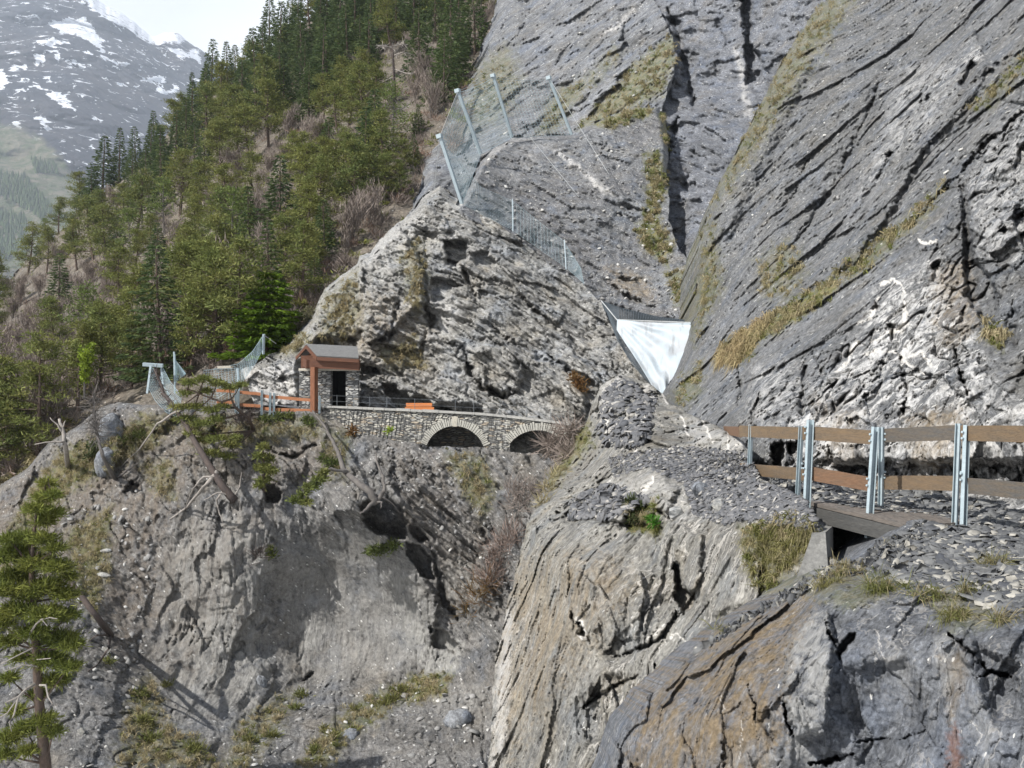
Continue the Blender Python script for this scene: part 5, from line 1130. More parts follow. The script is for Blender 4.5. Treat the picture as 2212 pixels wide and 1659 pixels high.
def tube_obj(name, parts, mat, label, cat, twigs=None, group=None, subs='branch'):
    """parts: list of (pts[(u,v,Y)], r0, r1); the first is the trunk, the rest are branches"""
    p0 = P(*parts[0][0][0]); e = empty(name, p0, label, cat, group)
    for i, (pts, r0, r1) in enumerate(parts):
        w = [P(*q) for q in pts]; fine_ = []
        for a, b in zip(w[:-1], w[1:]):
            for k in range(3): fine_.append(a.lerp(b, k/3)+Vector((random.uniform(-1,1), random.uniform(-1,1), random.uniform(-1,1)))*min(r0, .06)*.5*(0 if k == 0 else 1))
        fine_.append(w[-1]); n = len(fine_); m = MB()
        m.tube(fine_, [r0+(r1-r0)*k/(n-1) for k in range(n)], 7); mm = mat if not isinstance(mat, tuple) else mat[0 if i == 0 else 1]
        m.build('trunk' if i == 0 else subs, mm, e, True)
    if twigs:
        me, mt = twigs; link('twigs', me, mt, e)
    return e
def twigs_along(pts, n, L, wd, spread=1.0, droop=0.0, t0=0, t1=1):
    w = np.array([P(*q) for q in pts]); s = RNG.uniform(t0, t1, n)*(len(w)-1); i = np.minimum(s.astype(int), len(w)-2); f = (s-i)[:, None]
    c = w[i]*(1-f)+w[i+1]*f; d = rdir(n); d[:, 2] -= droop
    return strip_mesh('twigs', c, d*spread, RNG.uniform(.4, 1, n)*L, wd)
RNG = np.random.default_rng(300)
def S(u, v, off=.1, sn='rock_slope'): return (u, v, nearest(sn, u, v).y-off)
lt = [S(508,1082,.0)[:2]+(42.6,), (478,1046,42.6), (440,985,43.2), (394,905,44.6), (353,850,46.2), (334,798,47.2)]
tube_obj('dead_tree', [(lt, .19, .05), ([(470,1018,42.8),(440,1052,42.5),(405,1095,S(405,1095)[2]),(366,1122,S(366,1122)[2])], .10, .03), ([(475,1030,42.7),(440,1030,42.6),(418,1055,42.4),(400,1100,S(400,1100)[2])], .06, .02), ([(490,1050,42.6),(468,1080,42.5),(474,1110,42.5),(482,1130,42.4)], .06, .015), ([(500,1070,42.6),(470,1064,42.3),(440,1080,42.2)], .05, .015),
     ([(396,884,44.9),(370,895,45),(340,915,45.2),(300,972,S(300,972)[2]),(262,1008,S(262,1008)[2])], .07, .02), ([(505,1075,42.6),(518,1050,42.8),(522,1020,43)], .04, .01)], (deadbrown, deadwood),
     'bare dead trunk leaning to the left across the slope below the path', 'dead tree', (twigs_along(lt, 260, .55, .025, t0=.55), deadbrown))
d2 = [(812,1088,40.6),(800,1062,40.5),(770,1040,40.9),(742,1015,41.6),(733,985,42.2),(718,950,42.8),(697,915,43.6),(676,888,44.6)]
tube_obj('dead_tree', [(d2, .17, .04), ([(750,1020,41.3),(715,1012,41),(690,1025,40.9),(665,1048,40.8)], .07, .02), ([(812,1085,40.6),(800,1090,40.4),(786,1104,40.3),(778,1110,40.2)], .10, .03), ([(815,1080,40.6),(830,1060,40.7),(828,1030,40.9),(815,1000,41.3),(812,975,41.8)], .11, .02), ([(815,1085,40.5),(826,1085,40.3),(822,1098,40.2)], .05, .02), ([(735,985,42.2),(738,960,42.4)], .03, .01), ([(820,1070,40.6),(850,1090,40.8),(866,1110,41.2)], .04, .01)], (bark_g, bark_g),
     'twisted grey trunk with torn root mass hanging over the rock overhang', 'dead tree', (twigs_along(d2, 120, .5, .02, t0=.6), bark_g))
d3 = [S(240,1372), (212,1335,35.6), (170,1280,36.0), (135,1232,36.4), (110,1195,36.8)]
tube_obj('fallen_log', [(d3, .125, .085), ([S(238,1372), (236,1400,35), S(215,1430,.05), S(190,1450,.05)], .06, .02), ([S(236,1374), (210,1372,35.2), S(190,1385,.05)], .05, .015)], (deadbrown, deadbrown), 'straight brown fallen trunk propped on the scree behind the left foreground pine', 'log')
sn_ = [(853,235,108),(852,190,108),(850,140,108),(848,95,108)]
sb = [(sn_, .22, .08)]
for (u, v, pts) in ((852,165,[(820,180),(790,205)]), (851,105,[(830,98),(815,100)]), (851,100,[(870,95),(878,100)]), (852,195,[(830,200),(812,240),(808,262)]), (852,200,[(838,230),(830,262)]), (853,205,[(880,215),(888,250)]), (853,215,[(870,240),(895,262)]), (852,150,[(880,160),(905,155)]), (852,120,[(872,112),(890,118)]), (853,185,[(830,190),(800,200)]), (853,225,[(862,255),(880,275)])):
    sb.append(([(u, v, 108)]+[(a, b, 108+random.uniform(-1.5, 1)) for a, b in pts], .09, .03))
allp = [q for s in sb[1:] for q in s[0]]
RNG = np.random.default_rng(301)
tw = np.concatenate([np.array([P(*a)])*(1-f)+np.array([P(*b)])*f for s in sb[1:] for a, b in zip(s[0][:-1], s[0][1:]) for f in RNG.uniform(0, 1, 22)])
tube_obj('dead_tree', sb, (deadbrown, deadwood), 'dead grey tree with drooping bare limbs among the pines high on the hill', 'dead tree', (strip_mesh('twigs', tw, rdir(len(tw), -.5), RNG.uniform(.4, 1.2, len(tw)), .05), deadwood))
s4 = [S(147,1008,.0), (140,960,46), (136,930,46.2), (128,905,46.3)]
tube_obj('dead_tree', [(s4, .13, .06), ([(137,935,46.2),(125,918,46.1),(108,902,46)], .06, .02), ([(139,955,46),(110,955,45.8),(75,960,45.6)], .05, .02), ([(136,925,46.2),(142,908,46.3)], .04, .02)], (deadwood, deadwood), 'broken pale tree stump with two bare arms on the left slope', 'dead tree')
b5 = [S(250,1035,.0), (222,985,44.6), (210,940,45.2), (204,900,45.8), (202,850,46.5)]
RNG = np.random.default_rng(302)
tube_obj('bare_tree', [(b5, .10, .03), ([S(250,1035,.0), S(275,1015,.2), S(300,1000,.2)], .06, .03)], (bark_g, bark_g), 'slim leafless grey tree bending up from the left slope under the pines', 'tree', (twigs_along(b5, 420, 1.1, .022, t0=.45), bark_g))

def bush(name, clumps, label, leaf, sn=None, Y=None, dens=1.2, L=(.1,.25), wd=(.03,.07), up=.5, flat=.75, group=None, seed=5, off=.2, cat='shrub'):
    global RNG
    RNG = np.random.default_rng(seed); C = []; Dd = []; base = None
    for (u, v, r) in clumps:
        y = Y if Y else nearest(sn, u, v).y-off
        rw = r/F*y; c = np.array(P(u, v, y)); base = base if base is not None else c
        n = int(dens*r*r*.5)+25; q = RNG.normal(0, .45, (n, 3))*np.array([rw, rw*.8, rw*flat]); C.append(c+q); Dd.append(q/rw+rdir(n, up))
    C = np.concatenate(C); Dd = np.concatenate(Dd); n = len(C)
    o = link(name, strip_mesh(name, C, Dd, RNG.uniform(*L, n), RNG.uniform(*wd, n), leaf), None)
    return setp(o, label, cat, group)
def clump_tree(name, clumps, trunk, Y, label, leaf, barkm, dens=1.0, L=(.14,.3), wd=(.025,.05), flat=.5, branches=(), seed=1, r0=.16, r1=.03, jit=.6):
    global RNG
    RNG = np.random.default_rng(seed); C = []; Dd = []
    tp_ = [P(u, v, y) for u, v, y in trunk]
    e = empty(name, tp_[0], label, 'tree'); m = MB(); m.tube(tp_, [r0+(r1-r0)*i/(len(tp_)-1) for i in range(len(tp_))], 8)
    bb = MB()
    for (u, v, r) in clumps:
        rw = r/F*Y; c = P(u, v, Y+RNG.uniform(-jit, jit)*rw*1.3); n = int(dens*r*r*.55)+30
        q = RNG.normal(0, .34, (n, 3))*np.array([rw, rw, rw*flat]); C.append(np.array(c)+q)
        Dd.append(q/rw*1.2+rdir(n, .45))
        t = min(tp_, key=lambda w: (w-c).length+max(0, w.z-c.z)); bb.tube([t, t.lerp(c, .5)+Vector((0,0,-.08*rw)), c], [.035+.02*rw, .03, .012], 4, False)
    C = np.concatenate(C); Dd = np.concatenate(Dd); n = len(C)
    link('crown', strip_mesh('crown', C, Dd, RNG.uniform(*L, n), RNG.uniform(*wd, n), leaf), None, e)
    m.build('trunk', barkm, e, True); bb.build('branches', barkm, e)
    for pts, a, b in branches:
        k = MB(); k.tube([P(*q) for q in pts], [a+(b-a)*i/(len(pts)-1) for i in range(len(pts))], 6); k.build('branch', deadwood, e)
    return e
clump_tree('pine_tree', [(103,1045,22),(112,1070,24),(92,1075,24),(78,1100,28),(112,1108,32),(96,1128,26),(60,1160,30),(20,1165,30),(95,1165,34),(120,1185,26),(40,1190,44),(5,1205,40),(80,1215,48),(125,1225,36),(30,1245,48),(150,1245,22),(100,1265,46),(60,1280,42),(10,1275,38),(140,1285,34),(30,1320,46),(95,1325,46),(145,1330,30),(0,1345,36),(70,1365,40),(125,1380,48),(20,1385,30),(155,1395,30),(105,1425,46),(45,1420,26),(150,1440,30),(120,1470,36),(20,1465,24),(80,1500,26),(35,1535,24),(95,1555,34),(55,1575,34),(20,1595,34),(115,1580,26),(10,1630,26),(60,1622,24)],
    [(102,1720,30.2),(98,1650,30.1),(85,1523,30),(78,1403,30),(70,1300,30),(68,1220,30),(76,1130,30),(103,1035,30)], 30, 'tall foreground pine with bare dead lower branches at the lower left edge', nearleaf, bark, 1.35, (.13,.28), (.016,.034), .4,
    [([(64,1370,29.6),(78,1348,29.3),(90,1338,29.2),(108,1334,29.2),(124,1337,29.2)], .035, .012), ([(90,1338,29.2),(102,1352,29.1)], .02, .01), ([(74,1478,29.8),(55,1490,29.4),(40,1505,29.2),(12,1518,29)], .05, .02), ([(40,1505,29.2),(30,1545,29),(20,1560,29),(25,1580,29)], .03, .012), ([(40,1505,29.2),(16,1540,29),(-10,1556,29)], .03, .012), ([(86,1480,29.6),(99,1480,29.4),(104,1505,29.3),(113,1520,29.2),(101,1535,29.2)], .035, .015), ([(82,1440,29.7),(50,1436,29.5),(10,1450,29.4)], .025, .01), ([(80,1425,29.7),(110,1422,29.4)], .02, .01), ([(70,1400,29.7),(30,1420,29.3),(-10,1440,29.2)], .025, .01)], 401, .19, .025)
Yt = 44.4
clump_tree('dwarf_pine', [(410,826,26),(440,818,24),(470,828,26),(495,838,22),(520,832,18),(400,850,18),(445,845,20),(385,880,22),(420,878,26),(455,886,26),(480,878,18),(400,905,26),(435,915,28),(465,905,22),(415,938,20),(440,950,20),(470,948,28),(500,960,24),(455,978,24),(490,985,22),(510,945,16)],
    [(548,930,46.0),(538,905,45.4),(524,893,45),(508,880,44.6),(500,862,44.5),(480,868,44.4),(455,860,44.4),(430,850,44.4),(405,840,44.4)], Yt, 'crooked dwarf pine with flat layered branches spreading over the path edge', pineleaf, bark, 1.05, (.12,.25), (.025,.05), .28, (), 402, .085, .025)
clump_tree('pine_tree', [(568,965,14),(560,985,16),(580,990,18),(566,1010,20),(584,1018,18),(572,1036,18),(560,1050,12)], [(572,1062,44),(570,1030,43.6),(569,990,43.6),(568,960,43.6)], 43.6, 'small upright young pine on the cliff below the path', pineleaf, bark, 2.2, (.1,.22), (.03,.06), .5, (), 403, .06, .02)
clump_tree('dwarf_pine', [(690,1035,20),(672,1052,20),(655,1066,16),(700,1020,14),(640,1080,18),(660,1085,16)], [(745,1018,41.4),(715,1015,41.2),(690,1030,41),(655,1055,40.8)], 40.9, 'small green pine branch hanging from the twisted grey trunk', pineleaf, bark_g, 1.8, (.1,.22), (.03,.06), .45, (), 404, .06, .02)

greenb = leaf_mat('green bush leaves', (.085,.105,.03), (.075,.10,.03), (.12,.13,.04))
dkb = leaf_mat('dark juniper', (.055,.07,.028), (.05,.065,.028), (.08,.09,.03))
bush('green_shrub', [(715,1000,14),(700,990,12)], 'small green bush beside the bend of the twisted grey trunk', greenb, 'rock_slope', seed=501)
bush('green_shrub', [(830,1185,18),(850,1178,16),(810,1188,14),(800,1195,10)], 'flat green bush on the ledge below the dark rock cave', greenb, 'rock_slope', seed=502)
bush('green_shrub', [(664,905,12),(672,915,14)], 'small green bush just below the left end of the bridge parapet', greenb, 'rock_slope', seed=503)
bush('green_shrub', [(600,903,16),(575,905,12),(625,900,12)], 'low green bush under the distant path fence', greenb, 'rock_slope', seed=504)
bush('green_shrub', [(588,1200,10),(582,1185,8)], 'tiny green bush alone on the grey concave cliff', greenb, 'rock_slope', seed=505)
bush('green_shrub', [(205,965,18),(198,985,16)], 'dark green bush beside the pale boulder on the left slope', dkb, 'rock_slope', seed=506)
bush('green_shrub', [(275,950,16),(300,940,16)], 'small rounded green bush on top of the grey boulder at left', greenb, 'rock_slope', seed=507)
bush('grey_shrub', [(655,690,22),(640,705,18),(670,675,18)], 'grey green bush on the rock just above the shelter roof', leaf_mat('grey bush', (.13,.12,.07), (.13,.12,.07), (.10,.10,.05)), 'cliff_face', seed=508, off=.4)
bush('green_shrub', [(1365,1085,14),(1380,1100,16),(1372,1120,14)], 'dark green bush in the hollow of the middle spur', dkb, 'rock_spur', seed=509, L=(.06,.14), wd=(.015,.03))
bush('green_shrub', [(1408,1122,9),(1415,1130,10)], 'small vivid green plant beside the dark bush on the middle spur', leaf_mat('vivid plant', (.06,.16,.02), (.06,.16,.02), (.09,.19,.03)), 'rock_spur', seed=510, L=(.05,.12), wd=(.02,.04))
bush('rust_shrub', [(1248,822,16),(1255,838,14),(1240,812,10)], 'rust brown dry plant in a crack of the cliff above the second arch', rustleaf, 'cliff_face', seed=511, off=.4)
bush('rust_shrub', [(758,936,8),(762,928,8)], 'small rust brown bush against the foot of the bridge wall', rustleaf, 'rock_slope', seed=513)
bush('green_shrub', [(840,930,7)], 'tiny yellow green tuft below the masonry of the bridge', limeleaf, 'rock_slope', seed=514)
def bare_bush(clumps, label, sn, seed, leaf=twig_r, dens=.3, L=(.3,.8), wd=.02, up=.8, off=.3):
    return bush('bare_shrub', clumps, label, leaf, sn, None, dens, L, (wd, wd*1.5), up, .8, None, seed, off)
bare_bush([(1090,1180,36),(1075,1210,34),(1110,1160,30),(1060,1245,30)], 'large reddish brown bare bush in the gully beside the pale rock face', 'rock_slope', 521)
bare_bush([(1030,1290,30),(1010,1320,26),(1050,1265,26)], 'brown bare bush with rusty leaves low in the gully', 'rock_slope', 522, rustleaf, .2)
bare_bush([(1120,1090,28),(1145,1060,26),(1110,1060,22)], 'thin grey bare bush on the slope below the second arch', 'rock_slope', 523, twig)
bare_bush([(1215,955,26),(1235,930,24),(1190,965,20),(1230,985,22)], 'tangle of bare grey twigs hiding the right end of the second arch', 'rock_spur', 524, twig, .8, (.3,.9), .022, .1, .6)
bare_bush([(1200,1030,22),(1185,1060,20),(1175,1085,18)], 'yellowish bare bush on the left shoulder of the middle spur', 'rock_spur', 525, gr_dry, .5, (.15,.4), .015, .6, .1)
bare_bush([(560,1200,12),(540,900,16),(520,910,18)], 'dark tangle of roots and twigs under the crooked dwarf pine', 'rock_slope', 526, deadbrown, .5)

# --- grass (nobody could count the blades)
def grass(name, sn, n, L, wd, mat, thr=.35, droop=.6, region=None, seed=1, up=.5, att='grass'):
    global RNG
    s = SHEETS[sn]; RNG = np.random.default_rng(seed); w = s['att'][att].copy()
    w[w < thr] = 0
    if region is not None: w = w*inside(s['u'], s['v'], region)
    nz = fbm(np.stack([s['u']/16, s['v']/16, s['u']*0+seed], 1), 3, seed); w = w*np.clip(.05+3.5*nz, 0, 1)
    if w.sum() <= 0: return
    i = RNG.choice(len(w), int(n/14), p=w/w.sum()); i = np.repeat(i, 14)
    px = (s['co'][i, 1]/F)[:, None]
    c = s['co'][i]+RNG.normal(0, 2.2, (len(i), 3))*px; nr = s['nrm'][i]
    d = nr*.7+rdir(len(i), up)*.8; bend = np.zeros_like(c); bend[:, 2] = -droop*RNG.uniform(.4, 1.2, len(i))
    me = strip_mesh(name, c, d, RNG.uniform(.4, 1.1, len(i))*L, RNG.uniform(.6, 1.2, len(i))*wd, mat, bend)
    o = link(name, me, None); setp(o, kind='stuff'); return o
GRASS = GS if 'GS' in globals() else 1.0
grass('dry_grass', 'rock_slope', int(20000*GRASS), .34, .022, gr_dry, .3, seed=1); grass('green_grass', 'rock_slope', int(5000*GRASS), .28, .026, gr_green, .3, seed=2)
for k_, (gu, gv, gr_) in enumerate(((868,1492,16),(845,1510,14),(830,1520,12),(765,1535,10),(760,1580,11),(720,1590,13),(700,1575,9),(650,1500,14),(640,1530,12),(590,1590,14),(540,1600,16),(300,1500,16),(310,1560,20),(330,1600,22),(420,1620,22),(360,1480,12),(235,1430,12),(680,1620,12))):
    bush('grass_tuft', [(gu, gv, gr_)], 'rounded green tuft in the dry grass at the foot of the grey cliff', gr_green, 'rock_slope', None, 1.5, (.12,.3), (.02,.04), .7, .6, 'green tufts at the foot of the grey cliff', 620+k_, .1, 'grass tuft')
grass('dry_grass', 'rock_wall', int(11000*GRASS), .32, .022, gr_dry, .25, seed=3, droop=.9); grass('green_grass', 'rock_wall', int(6000*GRASS), .2, .022, gr_green, .25, seed=4, droop=.7)
grass('dry_grass', 'cliff_slab', int(3600*GRASS), .42, .05, gr_dry, .4, seed=5); grass('green_grass', 'cliff_slab', int(1800*GRASS), .36, .05, gr_green, .4, seed=6)
grass('dry_grass', 'rubble_slope', int(5000*GRASS), .35, .05, gr_dry, .4, seed=7); grass('green_grass', 'rubble_slope', int(3500*GRASS), .3, .05, gr_green, .4, seed=8)
grass('dry_grass', 'cliff_face', int(7000*GRASS), .28, .035, gr_dry, .35, seed=9)
grass('dry_grass', 'rock_spur', int(3600*GRASS), .2, .011, gr_dry, .4, seed=10, droop=.9); grass('green_grass', 'rock_spur', int(6000*GRASS), .17, .012, gr_green, .4, seed=11)
grass('dry_grass', 'hillside', int(9000*GRASS), .5, .09, gr_dry, .3, seed=12)
def under(n, L, wd, mat, seed, name):
    global RNG
    s = SHEETS['hillside']; RNG = np.random.default_rng(seed); w = (inside(s['u'], s['v'], forest)|inside(s['u'], s['v'], [(1000,100),(1060,60),(1000,300),(940,420),(850,560),(720,700),(640,740),(700,560)]))*np.clip(.15+2.6*fbm(np.stack([s['u']/40, s['v']/40, s['u']*0+seed], 1), 3, seed), 0, 1)
    i = np.repeat(RNG.choice(len(w), n//40, p=w/w.sum()), 40); d = rdir(len(i), .9); px = (s['co'][i, 1]/F)[:, None]
    c = s['co'][i]+RNG.normal(0, 7, (len(i), 3))*px*np.array([1, 1, .35]); c[:, 2] += .3
    setp(link(name, strip_mesh(name, c, d, RNG.uniform(.4, 1.2, len(i))*L, RNG.uniform(.6, 1.2, len(i))*wd, mat), None), kind='stuff')
under(60000, .75, .04, twig, 31, 'brown_undergrowth'); under(26000, .4, .09, pineleaf, 32, 'green_undergrowth'); under(14000, .7, .045, leaf_mat('reddish scrub', (.19,.12,.085), (.16,.105,.08), (.22,.15,.11), .05), 33, 'reddish_undergrowth')
tongue = [(1555,800),(1560,745),(1600,722),(1680,676),(1640,735),(1606,800)]
grass('dry_grass', 'rock_wall', int(5000*GRASS), .5, .024, leaf_mat('straw grass', (.37,.29,.165), (.35,.27,.15), (.29,.25,.13), .3), .3, 1.1, tongue, 13, .2)

# --- tufts of grass on the foreground rock, each a thing
def tuft(u, v, r, n, label, mats, seed, L=.30, droop=.6, sn='rock_outcrop', wd=.0048):
    global RNG
    RNG = np.random.default_rng(seed); y = nearest(sn, u, v).y; b = np.array(P(u, v, y)); e = empty('grass_tuft', b, label, 'grass tuft')
    for k, (nm, mt, fr) in enumerate(mats):
        m = int(n*fr*.62); rw = r*1.35/F*y; k_ = RNG.normal(0, .42, (max(3, m//24), 3))[RNG.integers(0, max(3, m//24), m)]; c = b+(k_+RNG.normal(0, .06, (m, 3)))*np.array([rw, rw*.5, rw*.35]); d = rdir(m, .55); d[:, 1] -= .5
        bend = np.zeros((m, 3)); bend[:, 2] = -droop*RNG.uniform(.3, 1.5, m)
        link(nm, strip_mesh(nm, c, d, RNG.uniform(.4, 1, m)*L, RNG.uniform(.6, 1.3, m)*wd, mt, bend), None, e)
DG = (('dry_blades', gr_dry, .55), ('green_blades', gr_green, .45)); GG = (('dry_blades', gr_dry, .3), ('green_blades', gr_green, .7))
tuft(1830,1240,46,900,'broad yellowish grass tuft over the left crack of the foreground rock',DG,601); tuft(1905,1275,40,900,'green grass tuft over the dark hole in the foreground rock',GG,602); tuft(1790,1262,30,500,'dry grass tuft at the upper left rim of the foreground rock',DG,603,.25,.9)
tuft(2015,1290,34,600,'yellow green grass tuft in the middle of the foreground rock top',DG,604); tuft(2060,1335,34,700,'green grass tuft hanging on the face of the foreground rock',GG,605,.25,.8); tuft(2145,1225,36,700,'stiff yellowish grass tuft on the slate rubble at the right edge',DG,606,.28,.2); tuft(2085,1290,30,400,'loose green grass tuft on the slate near the right edge',GG,607); tuft(2170,1345,32,400,'straggling dry grass tuft on the far right of the foreground rock',DG,608,.3,.7); tuft(1925,1170,14,160,'tiny green grass tuft in the slate rubble below the footbridge',GG,609,.12)
tuft(1550,1358,14,120,'sparse yellow grass tuft on the crest between two rocks',DG,610,.28,.2); tuft(1690,1220,36,380,'long drooping straw coloured grass tuft left of the concrete block',DG,611,.55,1.3,'rock_spur'); tuft(1660,1160,36,380,'green and straw grass tuft below the steel fence posts',GG,612,.28,.7,'rock_spur'); tuft(1745,1150,24,500,'yellowish grass tuft at the left end of the footbridge beam',DG,613,.25,.8,'rock_spur'); tuft(1630,1190,30,260,'green grass tuft on the left side of the grassy notch',GG,614,.25,.7,'rock_spur')

# --- loose stone
def stones(name, sn, region, n, smin, smax, flat, mat, seed, tilt=.35, att=None, lift=.2, power=2.2):
    global RNG
    RNG = np.random.default_rng(seed); s = SHEETS[sn]; ok = inside(s['u'], s['v'], region)
    w = np.maximum(ok.astype(float), 0); i = RNG.choice(len(w), n, p=w/w.sum())
    sz = smin+(smax-smin)*RNG.uniform(0, 1, n)**power
    c = s['co'][i]+s['nrm'][i]*(sz*lift)[:, None]*.5+RNG.normal(0, .5, (n, 3))*(s['co'][i, 1]/F*2)[:, None]
    nr = s['nrm'][i]*.8+np.array([0, 0, .6])+RNG.normal(0, tilt, (n, 3)); nr /= np.linalg.norm(nr, axis=1, keepdims=True)
    a = np.cross(nr, RNG.normal(size=(n, 3))); a /= np.linalg.norm(a, axis=1, keepdims=True); b = np.cross(nr, a)
    K = 6; ang = np.linspace(0, 2*np.pi, K, endpoint=False)[None]+RNG.uniform(-.35, .35, (n, K)); rad = RNG.uniform(.6, 1.15, (n, K))
    asp = RNG.uniform(.5, .95, n)[:, None]; th = (sz*flat*RNG.uniform(.5, 1.4, n))[:, None, None]
    base = c[:, None]+a[:, None]*(np.cos(ang)*rad*sz[:, None])[..., None]+b[:, None]*(np.sin(ang)*rad*asp*sz[:, None])[..., None]
    topv = base*1.0+nr[:, None]*th; topv = c[:, None]+(topv-c[:, None])*RNG.uniform(.82, 1, (n, 1, 1))
    v = np.concatenate([base, topv, (c+nr*th[:, 0])[:, None]], 1).reshape(-1, 3)
    o = (np.arange(n)*(2*K+1))[:, None]; q = []; t = []
    for k in range(K):
        k1 = (k+1) % K; q.append(np.concatenate([o+k, o+k1, o+K+k1, o+K+k], 1)); t.append(np.concatenate([o+K+k, o+K+k1, o+2*K], 1))
    ob = link(name, np_mesh(name, v, np.concatenate(q), np.concatenate(t)), mat); setp(ob, kind='stuff'); return ob
gu_, gv_ = np.meshgrid(np.linspace(.0, 1, 60), np.linspace(.28, 1, 30)); gu_, gv_ = gu_.ravel(), gv_.ravel()
dk = np.array(FL)[None]+(np.array(FR)-np.array(FL))[None]*gu_[:, None]+np.array(pp)[None]*(1.12*gv_[:, None])+np.array([0, 0, .026])
SHEETS['deck'] = dict(u=gu_, v=gv_, co=dk, nrm=np.tile(np.array([[0., 0., 1.]]), (len(dk), 1)))
def slate_mat(name, a, b, light, frac=.12):
    m = NT(name); isl = m.n('ShaderNodeNewGeometry').outputs['Random Per Island']; p = m.pos()
    col = m.mix(isl, a, b); wn = m.n('ShaderNodeTexWhiteNoise', _noise_dimensions='1D'); m.put(wn, 'W', isl)
    col = m.mix(m.math('LESS_THAN', wn.outputs['Value'], frac), col, light)
    v = m.ramp(m.noise(p, 16, 5, .7), (.3, .7, .7, 1.3)); col = m.mix(1.0, col, m.n('ShaderNodeCombineColor', Red=v, Green=v, Blue=v).outputs[0], 'MULTIPLY')
    return m.out(col, .7, m.bump(m.noise(p, 30, 3), .4, .01), .3)
sl_near = slate_mat('loose slate', (.06,.063,.07), (.15,.15,.145), (.30,.285,.25), .16)
sl_spur = slate_mat('loose slate chips', (.08,.083,.09), (.145,.143,.145), (.30,.285,.26), .10)
st_pale = slate_mat('pale loose stones', (.19,.187,.178), (.27,.262,.25), (.46,.45,.42), .15)
stones('slate_rubble', 'rock_outcrop', [(1785,1240),(1868,1204),(1890,1178),(1990,1132),(2120,1145),(2260,1185),(2260,1330),(2170,1320),(2060,1280),(1960,1262),(1900,1235),(1830,1245)], int(8000*GRASS), .015, .12, .16, sl_near, 701, .28, lift=.25)
stones('slate_rubble', 'rock_outcrop', [(1500,1412),(1600,1338),(1700,1280),(1790,1212),(1830,1225),(1760,1275),(1640,1325),(1540,1395)], int(800*GRASS), .02, .11, .18, sl_near, 702, .3)
stones('slate_rubble', 'rock_spur', [(1310,990),(1390,975),(1460,965),(1560,970),(1620,985),(1640,1040),(1740,1078),(1800,1112),(1795,1150),(1640,1120),(1560,1130),(1500,1110),(1480,1045),(1400,1010),(1330,1030)], int(13000*GRASS), .015, .085, .2, sl_spur, 703, .35)
stones('slate_rubble', 'rock_spur', [(1300,850),(1340,815),(1420,850),(1400,960),(1330,980),(1290,930)], int(1200*GRASS), .03, .2, .3, sl_spur, 704, .5)
stones('slate_rubble', 'rock_spur', [(1230,1080),(1320,1045),(1400,1080),(1330,1120),(1230,1120)], int(1500*GRASS), .02, .15, .25, sl_spur, 705, .4)
stones('slate_rubble', 'rock_wall', [(1620,1000),(1700,1040),(1800,1040),(1950,1055),(2100,1085),(2260,1120),(2260,1180),(2060,1120),(1900,1110),(1760,1095),(1640,1060)], int(4200*GRASS), .02, .12, .22, sl_near, 706, .35)
stones('loose_stones', 'rock_slope', [(100,1100),(330,1050),(330,1300),(300,1500),(240,1659),(140,1659),(180,1400)], int(520*GRASS), .02, .20, .35, st_pale, 707, .5, power=5)
stones('loose_stones', 'rock_slope', [(480,1659),(640,1500),(900,1480),(1060,1480),(1050,1659)], int(520*GRASS), .02, .20, .35, st_pale, 708, .5, power=5)
stones('loose_stones', 'rock_slope', [(760,950),(960,985),(1120,1180),(1100,1330),(1000,1250),(900,1080)], int(500*GRASS), .02, .14, .35, st_pale, 709, .5, power=5)
stones('loose_stones', 'rubble_slope', [(1000,440),(1050,345),(1110,300),(1240,292),(1420,240),(1440,480),(1490,680),(1300,650),(1180,580),(1060,470)], int(1500*GRASS), .03, .20, .35, st_pale, 710, .5, power=5)
stones('loose_stones', 'cliff_slab', [(1000,180),(1090,0),(1350,60),(1400,220),(1200,300),(960,320)], int(300*GRASS), .04, .22, .35, st_pale, 711, .5, power=5)
stones('loose_stones', 'rock_wall', [(1840,0),(2200,0),(2200,300),(1950,500),(1700,680),(1550,720),(1560,420),(1700,150)], int(700*GRASS), .02, .12, .35, st_pale, 712, .5, power=5)
stones('slate_rubble', 'deck', [(-.1,.2),(.45,.35),(.62,.75),(1.1,.9),(1.1,1.1),(-.1,1.1)], int(900*GRASS), .012, .06, .2, sl_near, 720, .12)
def boulder(u, v, w, h, dp, sn, label, mat, seed, rot=0, off=0):
    y = nearest(sn, u, v).y; s = y/F; n, k = 28, 18
    th = np.linspace(0, 2*np.pi, n, endpoint=False); ph = np.linspace(-np.pi/2, np.pi/2, k)
    T_, P_ = np.meshgrid(th, ph); d = np.stack([np.cos(P_)*np.cos(T_), np.cos(P_)*np.sin(T_), np.sin(P_)], -1).reshape(-1, 3)
    rr_ = 1+.35*fbm(d*1.1+seed, 3, seed)+.16*facet(d*1.3+seed, 40, (.8,.6), 1., .5, seed)+.06*fbm(d*6, 3, seed+2)
    c = d*rr_[:, None]*np.array([w*s/2, dp, h*s/2]); a = math.radians(rot)
    c = np.stack([c[:, 0]*math.cos(a)-c[:, 2]*math.sin(a), c[:, 1], c[:, 0]*math.sin(a)+c[:, 2]*math.cos(a)], 1)
    i = np.arange(n*k).reshape(k, n); q = np.stack([i[:-1], np.roll(i, -1, 1)[:-1], np.roll(i, -1, 1)[1:], i[1:]], -1).reshape(-1, 4)
    o = link('boulder', np_mesh('boulder', c, q), mat); o.location = P(u, v, y-off); setp(o, label, 'boulder')
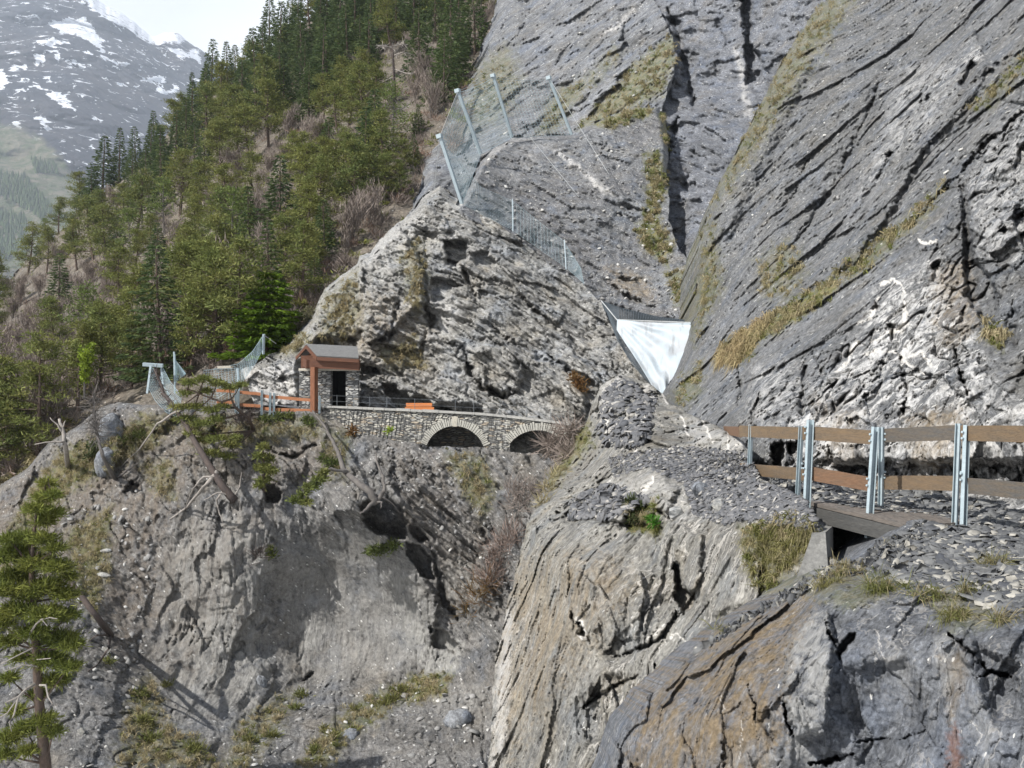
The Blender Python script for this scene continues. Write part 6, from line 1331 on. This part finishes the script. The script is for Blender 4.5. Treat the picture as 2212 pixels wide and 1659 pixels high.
def slab(u, v, w, h, th, sn, label, mat, seed, tilt=(0,0,0), off=.1):
    random.seed(seed); y = nearest(sn, u, v).y; s = y/F; b = MB(); n = 9
    pts = [(math.cos(2*math.pi*k/n+random.uniform(-.2,.2))*w*s/2*random.uniform(.75,1.1), math.sin(2*math.pi*k/n+random.uniform(-.2,.2))*h*s/2*random.uniform(.75,1.1)) for k in range(n)]
    vs_ = [(x, -th/2+random.uniform(-.02,.02), z) for x, z in pts]+[(x*.88, th/2, z*.88) for x, z in pts]+[(0, -th/2-.02, 0)]
    b.add(vs_, [(k, 2*n, (k+1) % n) for k in range(n)]+[(k, (k+1) % n, n+(k+1) % n, n+k) for k in range(n)]+[tuple(range(2*n-1, n-1, -1))])
    o = b.build('rock_slab', mat); o.location = P(u, v, y-off); o.rotation_euler = tilt; setp(o, label, 'rock slab')
pale_rock = rock_mat('pale slab', (.40,.39,.36), (.33,.32,.29), (.2,.2,.2), dip=10, streak=(1,1,4), fine=2.5, speck=0, grain=.5)
grey_rock = rock_mat('grey boulder rock', (.27,.275,.275), (.22,.22,.215), (.12,.12,.12), dip=75, streak=(1,1,4), fine=1.5, speck=0, grain=.8)
slab(1556,1092,44,40,.08,'rock_spur','pale flat stone slab lying on the slate rubble beside the spur',pale_rock,801,(-.7,.5,.1)); slab(1512,1060,40,44,.12,'rock_spur','bluish grey slab leaning on the veined rock of the spur',grey_rock,802,(.2,.5,.3)); slab(1462,1108,40,36,.15,'rock_spur','rounded pale grey block below the veined rock of the spur',pale_rock,803,(.3,.2,0))
slab(1420,930,32,14,.12,'rock_spur','thin flat tan slab on the slope of the spur above the slate',pale_rock,804,(.1,.1,0)); boulder(226,1000,40,66,.5,'rock_slope','upright pale grey boulder standing on the left slope',grey_rock,805,-12,.1); boulder(240,930,46,74,.8,'rock_slope','tall pale rock fin under the pines of the left slope',grey_rock,806,12,-.3)
boulder(565,1478,22,40,.2,'rock_slope','oval grey stone embedded low in the concave cliff',grey_rock,807,15); boulder(757,1590,36,32,.3,'rock_slope','pale grey stone beside the strip of dry grass',grey_rock,808,20); slab(230,1405,22,16,.12,'rock_slope','small pale angular stone near the foot of the fallen log',pale_rock,809,(.1,.2,0)); boulder(990,1555,60,46,.5,'rock_slope','grey boulder at the bottom of the gully',grey_rock,810,25); slab(175,1580,18,22,.15,'rock_slope','white angular stone on the shaded scree near the foreground pine',pale_rock,811); boulder(228,1190,26,9,.12,'rock_slope','thin white flat stone on the left scree',pale_rock,812,8); boulder(224,1242,28,11,.14,'rock_slope','white flat stone below another on the left scree',pale_rock,813,-10)
